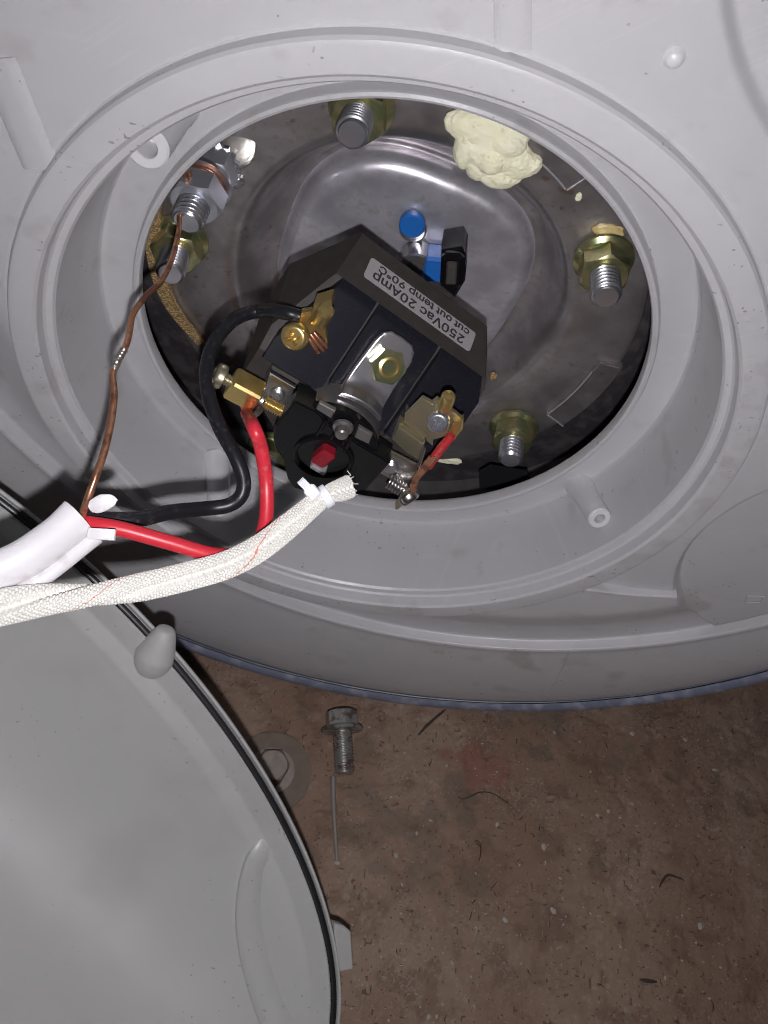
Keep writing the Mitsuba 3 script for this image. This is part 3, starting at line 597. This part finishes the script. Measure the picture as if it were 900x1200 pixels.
for (xa, ya), (xb, yb) in (((383, 492), (372, 510)), ((412, 512), (404, 530)), ((392, 508), (388, 516)), ((404, 514), (401, 522))):
    add('face_rib', tube(np.array([at(xa, ya, -2.0), at((xa + xb) / 2, (ya + yb) / 2, -2.4), at(xb, yb, -2.0)]), .55, 10), 'black_plastic', rp, smooth=40)
# dark lower shoulders that carry the front terminals
add('lower_arm', slab([(311, 440), (318, 430), (365, 457), (352, 482), (322, 505), (300, 470)], 8, 14, .8), 'brown_bakelite', TH, smooth=20)
add('lower_arm', slab([(446, 515), (458, 510), (502, 538), (492, 560), (455, 548)], 8, 12, .8), 'brown_bakelite', TH, smooth=20)

def pan(px, Y, r, h, ax, mat, parent, name='terminal_screw', spin=0.2, neck=None, **k):
    P = at(*px, Y); key = add(name, place(screw_head(r, h), P, ax, spin=spin), mat, parent, smooth=30, **k)
    if neck: add('screw_shank', place(thread(neck[0], neck[1], .7, .3, 24), P, -np.asarray(ax)), mat, key, smooth=35)
    return key
# upper left terminal (brass, black wire and bare copper)
t1 = add('terminal', slab([(352, 368), (364, 366), (372, 377), (386, 361), (388, 372), (381, 387), (384, 407), (374, 413), (358, 404), (346, 392)], 14.5, 2.6, .4), 'brass', TH, smooth=20, label='brass terminal at the upper left of the thermostat')
add('terminal_post', place(revolve([(.01, 8.6), (1.8, 8.4), (2.4, 7.6), (2.5, 0)], 28), at(374, 377, 12.8), unit(at(386, 357, 8.6) - at(374, 377, 12.6))), 'brass', t1, smooth=35)
add('clamp_block', slab([(368, 358), (388, 352), (389, 361), (381, 385), (369, 387), (362, 376)], 12.2, 5.2, .6), 'brass', t1, smooth=20)
pan((347, 393), 11.4, 4.1, 3.2, unit((-.12, -.86, .42)), 'brass', t1, spin=.5, neck=(1.9, 6))
for k, (xa, ya, xb, yb) in enumerate([(364, 392, 379, 411), (368, 390, 383, 407), (361, 395, 373, 413)]):
    add('copper_strand', tube(np.array([at(xa, ya, 11.4), at((xa + xb) / 2, (ya + yb) / 2, 10.4), at(xb, yb, 11.2)]), .62, 10), 'copper', t1, smooth=40)
# lower left terminal (brass block on a nickel plate, red wire)
t2 = add('terminal', slab([(308, 466), (316, 437), (346, 455), (337, 476), (328, 484)], 4.5, 1.4, .25), 'nickel', TH, smooth=20, label='nickel terminal plate with brass block at the lower left')
add('rivet', place(revolve([(.01, 1.6), (1.1, 1.6), (1.3, 1.2), (1.6, 1.2), (2.2, .8), (2.3, 0)], 28), at(325, 462, 4.4), (0, -1, .1)), 'bright_zinc', t2, smooth=30)
bd = unit(at(325, 477, 0) - at(258, 441, 0)); b0 = at(287, 457, 0)
bk = add('brass_block', place(box(9.6, 7.6, 7.6, .7), b0, np.cross(bd, (0, 0, 1)), hint=np.cross(np.cross(bd, (0, 0, 1)), bd), spin=0.0), 'brass', t2, smooth=20)
hd = add('clamp_screw', place(screw_head(3.7, 3.0), at(262, 443, 0) - 0 * bd, -bd), 'dull_brass', t2, smooth=30)
add('screw_shank', place(thread(1.9, 5.2, .8, .35, 24), at(262, 443, 0), bd), 'dull_brass', hd, smooth=35)
add('screw_tip', place(thread(2.1, 7.5, .8, .4, 24), at(305, 468, -1.0), unit(at(328, 480, -1.5) - at(305, 468, -1.0))), 'brass', t2, smooth=35)
add('screw_collar', place(revolve([(2.3, 0), (3.1, .2), (3.2, 1.3), (2.5, 1.6)], 24), at(302, 466, -1.0), bd), 'nickel', t2, smooth=30)
C = spline([at(308, 468, -2.2), at(303, 482, -3.0), at(292, 487, -3), at(284, 483, -2.4)], 16)
add('wire_clip', sweep(C, np.array([(.25, -1), (.25, 1), (-.25, 1), (-.25, -1)]), ref=(0, -1, 0)), 'nickel', t2, smooth=20)
# upper right terminal (dull brass plate, chrome screw)
t3 = add('terminal', slab([(474, 488), (495, 467), (506, 473), (512, 468), (541, 491), (543, 499), (532, 508), (522, 512), (507, 516)], 7.5, 1.6, .3), 'dull_brass', TH, smooth=20, label='dull brass terminal plate at the right of the thermostat')
add('terminal_leg', slab([(474, 488), (507, 516), (507, 523), (474, 496)], 8.6, 8, .2), 'dull_brass', t3, smooth=20)
add('terminal_post', place(revolve([(.01, 7.4), (1.6, 7.0), (2.2, 6.0), (2.3, 0)], 28), at(521, 477, 7.4), unit(at(527, 461, 5.6) - at(521, 477, 7.4))), 'brass', t3, smooth=35)
pan((514, 493), 6.4, 3.6, 2.6, unit((-.1, -.9, .36)), 'bright_zinc', t3, spin=.9, neck=(1.6, 6))
add('brass_lug', slab([(531, 497), (543, 492), (542, 504), (531, 517), (521, 516)], 5.0, 2.5, .4), 'brass', t3, smooth=20)
# lower right terminal: stepped nickel plate, rivet, spring, screw and the short red jumper
t4 = add('terminal', slab([(443, 554), (458, 531), (489, 547), (487, 560), (470, 572), (462, 564)], .5, 1.3, .25), 'nickel', TH, smooth=20, label='nickel terminal plate with coil spring at the lower right')
add('plate_step', slab([(459, 515), (467, 500), (497, 521), (493, 541), (476, 531)], 6.0, 5, .3), 'dull_brass', t4, smooth=20)
add('plate_riser', slab([(489, 547), (497, 522), (499, 527), (491, 552)], 2.0, 3.5, .2), 'nickel', t4, smooth=20)
add('rivet', place(revolve([(.01, 1.6), (1.2, 1.6), (1.4, 1.2), (1.7, 1.2), (2.2, .8), (2.3, 0)], 28), at(458, 547, .4), (0, -1, .1)), 'bright_zinc', t4, smooth=30)
a, b = at(455, 563, -2), at(473, 574, -3.2); ax = unit(b - a); FR = frame_of(ax)
tt = np.linspace(0, 5.5 * 2 * np.pi, 150)
C = np.array([a + ax * np.linalg.norm(b - a) * t / tt[-1] + FR[:, 0] * 2.1 * math.cos(t) + FR[:, 1] * 2.1 * math.sin(t) for t in tt])
add('spring', tube(C, .42, 10, ref=(0.3, .5, .8)), 'nickel', t4, smooth=45)
sc = add('clamp_screw', place(screw_head(3.5, 2.9), at(477, 579, -3.5), unit((.55, -.45, -.35)), spin=.4), 'nickel', t4, smooth=30)
add('screw_shank', place(thread(1.7, 7, .7, .3, 24), at(477, 579, -3.5), -unit((.55, -.45, -.35))), 'nickel', sc, smooth=35)
add('clamp_tongue', slab([(463, 592), (472, 576), (480, 574), (476, 588), (466, 598), (463, 597)], -4.5, .9, .2), 'dull_brass', t4, smooth=20)
for k, o in enumerate((-3.5, 0, 3.5)):
    C = spline([at(508 + o, 535, -1.0), at(496 + o, 550, -3), at(487 + o * .6, 562, -4.4), at(483 + o * .4, 577, -4.6)], 24)
    add('copper_strand', tube(C, .6, 10), 'copper', t4, smooth=40)
C = spline([at(530, 510, 3.0), at(518, 524, 1.5), at(501, 547, -1.6)], 30)
add('red_jumper', tube(C, 1.45, 20), 'aged_red', t4, smooth=40, label='short red insulated lead between the two right hand terminals')

# ------------------------------------------------------------------ the supply cable: white sheath, red, black and bare copper conductors
CB = thing('power_cable', 'white flat cable stripped at its end into red, black and bare copper conductors', 'cable')
CD = 208
Q0 = atd(-75, 712, 196)
path = [Q0 + [-170, -60, -120], Q0 + [-120, -30, -62], Q0 + [-60, -8, -22], Q0, atd(-20, 686, 198), atd(30, 664, 201), atd(70, 636, 205), atd(98, 612, CD)]
C = spline(path, 180)
t = np.arange(64) / 64 * 2 * np.pi
def lobe(y, c, w, h): return h * np.sqrt(np.clip(1 - ((y - c) / w) ** 2, 0, 1))
ys = np.r_[-6.9 + 11.4 * (1 - np.cos(np.linspace(0, np.pi, 40))) / 2 * .86, 2.9 + 3.9 * (1 - np.cos(np.linspace(.15, np.pi, 24))) / 2]
ys = np.sort(ys); hs = np.maximum(lobe(ys, -1.9, 5.0, 3.5), lobe(ys, 4.75, 2.1, 2.1))
sec = np.r_[np.stack([hs, ys], 1), np.stack([-hs * .9 - .02, ys], 1)[::-1][1:-1]][::-1]
# the long axis of the section lies across the view, so that its groove shows
sv = np.linspace(0, 1, 180)
view = unit(CAM - C[140])
sw = np.interp(sv, [0, .93, .98, 1], [1.0, .96, .94, 1.0])
add('sheath', sweep(C, sec, ref=view, scale=sw, twist=np.full(180, .05)), 'white_sheath', CB, smooth=50)
e = C[-1]; tdirc = unit(C[-1] - C[-6])
t = np.arange(64) / 64 * 2 * np.pi
fv, ff = lump((0, 0, 0), (1, 1, 1), 4, .18, 1.2, 6)
fv = fv * np.array([3.5, 1.0, 2.1]); fv[:, 1] += .14 * (fv[:, 0] ** 2 + .4 * fv[:, 2] ** 2)
add('sheath_flap', place((fv[:, [0, 2, 1]], ff), atd(117, 590, 206), unit(CAM - atd(117, 590, 206)) * .8 + np.array([.5, 0, .1]), hint=(.3, 0, 1)), 'white_cut', CB, smooth=True, label='curled flap of cut white sheath beside the copper wire')
flap = spline([atd(104, 625, 206), atd(118, 626, 205), atd(135, 627, 205)], 12)
add('sheath_flap', sweep(flap, np.array([(.5, -1.3), (.5, 1.3), (-.5, 1.3), (-.5, -1.3)]), ref=view), 'white_cut', CB, smooth=20, label='torn sliver of white sheath below the red wire')
C = spline([atd(96, 611, 209), atd(122, 616, 209), atd(150, 622, 210), atd(200, 636, 213), atd(250, 650, 217), atd(285, 648, 222), atd(305, 630, 226), atd(312, 605, 228), atd(312, 565, 228), atd(306, 525, 224), atd(297, 500, 222), at(289, 484, -2.5)], 160)
add('red_wire', tube(C, np.interp(np.linspace(0, 1, 160), [0, .06, 1], [1.6, 1.95, 1.85]), 24), 'red_insulation', CB, smooth=50)
C = spline([at(290, 488, -3.4), at(286, 478, -2.5), at(284, 472, -2.0)], 10); add('copper_core', tube(C, .95, 12), 'copper', CB, smooth=40)
C = spline([atd(92, 606, 212), atd(130, 609, 214), atd(165, 608, 218), atd(200, 600, 226), atd(240, 596, 234), atd(268, 592, 236), atd(283, 580, 236), atd(285, 560, 236), atd(275, 533, 236), atd(257, 500, 238), atd(245, 465, 240), atd(242, 432, 243), atd(252, 400, 247), atd(275, 374, 251), atd(305, 364, 254), at(332, 366, 14.5), at(352, 371, 14)], 200)
add('black_wire', tube(C, 2.05, 24), 'black_insulation', CB, smooth=50)
C = spline([atd(96, 606, 208), atd(103, 584, 206), atd(113, 556, 206), atd(123, 526, 209), atd(130, 494, 212), atd(133, 472, 213), atd(133.5, 458, 214), atd(132, 440, 215), atd(137, 424, 216.5), atd(148, 404, 219), atd(152, 388, 221), atd(156, 368, 224), atd(171, 347, 228), atd(189, 329, 232), atd(201, 305, 237), atd(207, 283, 241), atd(210, 262, 244),
            E0 + 15.0 * EA + np.array([-7.2, 0, -2.5])], 180)
w = np.interp(np.linspace(0, 1, 180), [0, .30, .36, .45, 1], [.95, .92, .82, .82, .72])
cw = add('copper_wire', tube(C, w, 16), 'copper', CB, smooth=50, label='bare copper earth wire running up to the earth stud')
jn = C[int(.345 * 180):int(.41 * 180)]
v, f = tube(spline(jn, 60), 1.0 + .12 * np.sin(np.linspace(0, 40, 60)), 16); v = v + .5 * (meshkit.noise(v * 1.3, 5) - .5)[:, None]
add('joint', (v, f), 'weld_steel', cw, smooth=40, label='lumpy silver joint halfway along the copper wire')
FR = frame_of(EA); tt = np.linspace(-2.9, 3.2, 70)
C = np.array([E0 + (14.9 + .12 * t) * EA + FR[:, 0] * 6.6 * math.cos(t) + FR[:, 1] * 6.6 * math.sin(t) for t in tt])
add('copper_loop', tube(C, .95, 14, ref=EA), 'copper', CB, smooth=50)
C = spline([at(222, 214, 45), at(218, 207, 43), at(216, 198, 42.5), at(220, 201, 44), at(224, 210, 46)], 24); add('copper_tail', tube(C, .8, 12), 'copper', CB, smooth=50)

# ------------------------------------------------------------------ braided sleeve with its cable tie
SL = thing('braided_sleeve', 'flattened white braided sleeve crossing below the thermostat, drawn in by a cable tie', 'sleeve')
pts = [(-60, 735, 192), (-15, 716, 195), (45, 704, 199), (110, 697, 203), (170, 687, 207), (225, 674, 211), (268, 661, 215), (306, 641, 219), (342, 613, 222), (368, 591, 224), (381, 582, 224.5), (390, 577, 225), (400, 574, 226.5), (410, 570, 228.5)]
n, m = 960, 240
C = spline([atd(*q) for q in pts], n); s = np.linspace(0, 1, n); L = np.r_[0, np.cumsum(np.linalg.norm(np.diff(C, axis=0), axis=1))]
tie_s = s[np.argmin(np.linalg.norm(C - atd(381, 582, 224.5), axis=1))]
wid = np.interp(s, [0, .18, .33, .45, .58, .70, .80, tie_s - .02, tie_s, tie_s + .02, tie_s + .05, 1], [4.2, 3.9, 3.6, 3.4, 3.3, 3.2, 3.0, 2.5, 1.9, 2.3, 2.8, 2.9])
thk = np.interp(s, [0, .3, .6, .8, tie_s, 1], [2.3, 2.3, 2.1, 2.0, 1.9, 1.5])
t = np.arange(m) / m * 2 * np.pi
cx = np.sign(np.cos(t)) * np.abs(np.cos(t)) ** .8
fold = np.interp(s, [0, .3, .6, .75, 1], [.72, .72, .66, .45, .25]); fx = np.interp(s, [0, .36, .5], [.05, .35, .8])
cen = np.interp(s, [0, .5, 1], [.05, .12, .0])
h = np.sin(t)[None] * thk[:, None] * (1 - fold[:, None] * np.exp(-((cx[None] - cen[:, None]) / .2) ** 2))
weave_u = L[:, None] / 1.4; weave_v = t[None] / (2 * np.pi) * 14
w1 = np.sin(np.pi * (weave_u + weave_v)); w2 = np.sin(np.pi * (weave_u - weave_v))
weave = .55 * np.clip(1.5 * np.abs(w1 * w2), 0, 1) + .05 * (meshkit.noise(np.stack(np.broadcast_arrays(weave_u, weave_v, 0 * weave_u), -1), 3) - .5)
sec = np.stack([h + np.sin(t)[None] * weave, cx[None] * (wid[:, None] + weave * .6)], -1)
view = unit(CAM - C[n // 2])
v, f = sweep(C, sec, ref=view, caps=False, twist=np.interp(s, [0, .12, .42, .6, .8, 1], [.25, .1, -2.5, -3.0, -3.25, -3.0]))
uv = np.stack(np.broadcast_arrays(L[:, None] / 60.0, t[None] / (2 * np.pi)), -1).reshape(-1, 2)
add('braid', (v, f), 'fibreglass_braid', SL, smooth=True, uv=uv)
tail_ = spline([C[0], C[0] + [-50, -12, -20], C[0] + [-105, -36, -60], C[0] + [-150, -62, -118]], 300); nt_ = len(tail_)
Lt = np.r_[0, np.cumsum(np.linalg.norm(np.diff(tail_, axis=0), axis=1))][:, None]
wt = .55 * np.clip(1.5 * np.abs(np.sin(np.pi * (Lt / 1.4 + weave_v)) * np.sin(np.pi * (Lt / 1.4 - weave_v))), 0, 1)
st = np.stack([h[:1] + np.sin(t)[None] * wt, cx[None] * (wid[0] + wt * .6)], -1)
vt, ft = sweep(tail_, st, ref=view, caps=False, twist=np.full(nt_, -.25)); uvt = np.stack(np.broadcast_arrays(-Lt / 60.0, t[None] / (2 * np.pi)), -1).reshape(-1, 2)
add('braid', (vt, ft[:, ::-1]), 'fibreglass_braid', SL, smooth=True, uv=uvt)
fr = []
for k in range(14):
    o = v[(n - 1) * m + int(rng.integers(0, m))]; d_ = unit(C[-1] - C[-8]) + .55 * rng.standard_normal(3) * np.array([1, .7, 1]); L_ = rng.uniform(.5, 1.5)
    fr.append(tube(np.array([o - .6 * unit(C[-1] - C[-8]), o + .4 * L_ * unit(C[-1] - C[-8]), o + L_ * d_]), .11, 5))
add('loose_fibre', join(*fr), 'white_cut', SL, smooth=40, kind='stuff')
ti = int(np.argmin(np.abs(s - tie_s)))
TI = thing('cable_tie', 'translucent white nylon cable tie cinched round the braided sleeve', 'cable tie')
tt_, aa, bb = frames(C, view)
tc = C[ti]; ta, tb_, td = aa[ti], bb[ti], tt_[ti]
lp = np.array([tc + ta * 2.5 * math.cos(q) + tb_ * 2.75 * math.sin(q) for q in np.linspace(0, 2 * np.pi, 49)])
add('band', sweep(lp, np.array([(.45, -1.1), (.45, 1.1), (-.35, 1.1), (-.35, -1.1)]), ref=ta, caps=False), 'nylon', TI, smooth=30)
hp = atd(366, 577, 220.5)
hx = unit(atd(358, 566, 219) - atd(374, 584, 221))
add('head', place(box(3.7, 4.2, 3.4, .5), hp, np.cross(hx, unit(CAM - hp)), hint=unit(CAM - hp)), 'nylon', TI, smooth=25)
C2 = np.array([hp, atd(357, 568, 218), atd(349, 563, 217)]) if False else np.array([hp, atd(358, 569, 218.5), atd(352, 563, 217)])
add('tail', sweep(spline(C2, 10), np.array([(.35, -1.05), (.35, 1.05), (-.35, 1.05), (-.35, -1.05)]), ref=unit(CAM - hp)), 'nylon', TI, smooth=25)

# ------------------------------------------------------------------ the lid lying on the floor in front
LI = thing('cover_lid', 'grey dished cover lid with a black rubber gasket lying open at the lower left', 'lid')
LN = unit((.5, -.5, 1.0)); LU = unit(np.cross((0, 1, 0), LN)); LV = np.cross(LN, LU)      # it leans on the heater, its lower right end on the floor
A0 = atz(396, 1150, -172.0)
def on_lid(x, y, h=0.0):
    d = (x - 450) / 1000 * RIGHT - (y - 600) / 1000 * UP + FWD
    return CAM + ((A0 + h * LN - CAM) @ LN) / (d @ LN) * d
LA, LB, LT = 169.13, 74.36, 2.7339
LC = A0 + -150.32 * LU + 27.48 * LV
EU = math.cos(LT) * LU + math.sin(LT) * LV; EV = -math.sin(LT) * LU + math.cos(LT) * LV
def lid_lathe(prof, n=900, wob=0.0):
    """profile of (distance in from the oval rim, height)"""
    p = np.array(prof, float); t = np.arange(n) / n * 2 * np.pi
    k = np.where(p[:, 0] <= 16, 0.0, (p[:, 0] - 16) / (LB - 16)); o = np.minimum(p[:, 0], 16)
    ra, rb = (LA - o) * (1 - k) + .01, (LB - o) * (1 - k) + .01
    v = np.cos(t)[:, None, None] * ra[None, :, None] * EU + np.sin(t)[:, None, None] * rb[None, :, None] * EV + p[None, :, 1:] * LN + LC
    if wob: v = v + wob * (meshkit.fbm(v * .025, 3, 5) - .5)[..., None] * LN
    return v.reshape(-1, 3), grid_faces(n, len(p), True)
LD = 34.0
bowl = [(0, -1.0), (-.3, .3), (.2, .9), (.9, .9), (1.2, .4), (1.4, -1.4), (4.1, -1.4), (4.2, .2), (4.8, .5), (5.4, .2), (10.0, -5.0), (11.5, -6.0), (16, -7.0)]
for k in np.linspace(.03, 1, 40): bowl.append((16 + k * (LB - 16), -7.0 - (LD - 7.0) * (1 - (1 - k) ** 2)))
outer = [(0, -1.0), (1.0, -9.0)] + [(1.0 + k * (LB - 1), -9.0 - (LD - 6.0) * (1 - (1 - k) ** 2)) for k in np.linspace(.03, 1, 30)]
add('shell', lid_lathe(outer[::-1] + bowl, 900, .6), 'lid_plastic', LI, smooth=28)
add('gasket', lid_lathe([(1.9, -1.5), (1.95, .7), (2.2, 1.2), (2.9, 1.4), (3.6, 1.2), (3.9, .7), (4.0, -1.5)], 900), 'gasket_rubber', LI, smooth=35)
pb = on_lid(176, 782, -5.0)
post = [(.01, 17.2), (2.2, 17.2), (3.2, 16.6), (4.1, 14.9), (5.2, 11.6), (6.2, 8.2), (6.75, 6.3), (7.0, 5.9), (7.05, 4.6), (6.7, 2.4), (5.8, .2), (4.4, -1.6), (2.0, -3.0)]
PA = unit((.26, .50, .82))
add('screw_post', place(revolve(post, 48), pb, PA), 'post_plastic', LI, smooth=35, label='rounded grey screw post standing at the edge of the lid')
def bowl_h(P):
    d = P - LC; q_ = min(1, math.hypot((d @ EU) / (LA - 16), (d @ EV) / (LB - 16))); return -7.0 - (LD - 7.0) * (1 - q_ ** 2)
rp_ = []
for x, y in [(318, 972), (305, 1000), (296, 1035), (294, 1075), (299, 1115), (308, 1150), (318, 1180), (332, 1215), (350, 1250)]:
    P = on_lid(x, y, -10.0)
    for _ in range(8): P = on_lid(x, y, bowl_h(P))
    rp_.append(P)
C = spline(rp_, 60)
t = np.linspace(0, np.pi, 15); sec = np.r_[np.stack([1.9 * np.sin(t) ** 1.3, 5.2 * np.cos(t)], 1), [[-3, -5.0], [-3, 5.0]]]
add('rib', sweep(C, sec, ref=LN, scale=np.interp(np.linspace(0, 1, 60), [0, .12, .4, 1], [.35, .85, 1.1, 1.2])), 'lid_plastic', LI, smooth=40)
tp = [on_lid(x, y, -6.0) for x, y in [(390, 1080), (401, 1083), (409, 1090), (412, 1134), (397, 1137), (388, 1136)]]
Tl = np.array([((p - LC) @ LU, (p - LC) @ LV) for p in tp]); v, f = va(prism(Tl, 5.0, .6))
add('tab', (LC + v[:, :1] * LU + v[:, 1:2] * LV + (v[:, 2:] - 9.0) * LN, f), 'post_plastic', LI, smooth=25)

# ------------------------------------------------------------------ loose bolt, washer and nail on the floor
def bolt(name, head_px, tip_px, af, L, label, r=4.6):
    P = atz(*head_px, FZ + 8.0); Q2 = atz(*tip_px, FZ + 4.2); ax = unit(P - Q2); k = thing(name, label, 'bolt')
    L = np.linalg.norm(P - Q2)
    hd = m3.Manifold.revolve(m3.CrossSection([np.array([(0, 0), (9.6, 0), (10.0, .6), (9.6, 1.4), (8.0, 2.4), (0, 2.4)])]), 48) + hexnut(af, 8.6).translate((0, 0, .8))
    add('head', place(hd, P, ax, spin=.12), 'dusty_zinc', k, smooth=25)
    add('shank', place(thread(r, L, 1.5, .7), P, -ax), 'dusty_zinc', k, smooth=35)
bolt('flange_bolt', (401, 857), (404, 907), 13.5, 26, 'dusty flanged bolt lying on the floor below the blue rim, head towards the heater')
WP = atz(318, 905, FZ); WP[2] = FZ + .2
add('washer', place(m3.Manifold.cylinder(2.0, 18.5, 18.5, 80) - m3.Manifold.cylinder(6, 9, 9, 48).translate((0, 0, -2)), WP - [0, 0, 1], (0.05, -.1, 1)), 'dusty_washer', smooth=25, label='large dirt covered washer half hidden behind the edge of the lid', category='washer')
k = thing('hex_bolt', 'dirty hexagon bolt head standing inside the large washer beside the lid', 'bolt')
add('head', place(m3.Manifold.cylinder(1.6, 10.5, 10.5, 48) + hexnut(13, 11).translate((0, 0, 1.2)), WP + [0, 0, 1.2], (.05, -.12, 1), spin=.3), 'dusty_bolt', k, smooth=25)
C = spline([on_floor(390, 912) + [0, 0, 1.4], on_floor(391, 950) + [0, 0, 1.0], on_floor(395, 1012) + [0, 0, .6]], 30)
k = thing('nail', 'thin grey nail lying on the floor in line with the flanged bolt', 'nail')
add('shank', tube(C, np.interp(np.linspace(0, 1, 30), [0, .25, 1], [1.5, 1.2, .8]), 12), 'dusty_nail', k, smooth=40)
add('nail_head', lump(on_floor(395, 1012) + [0, 0, .8], (1.3, 1.1, .8), 2, .2, 2, 3), 'pale_chip', k, smooth=True)
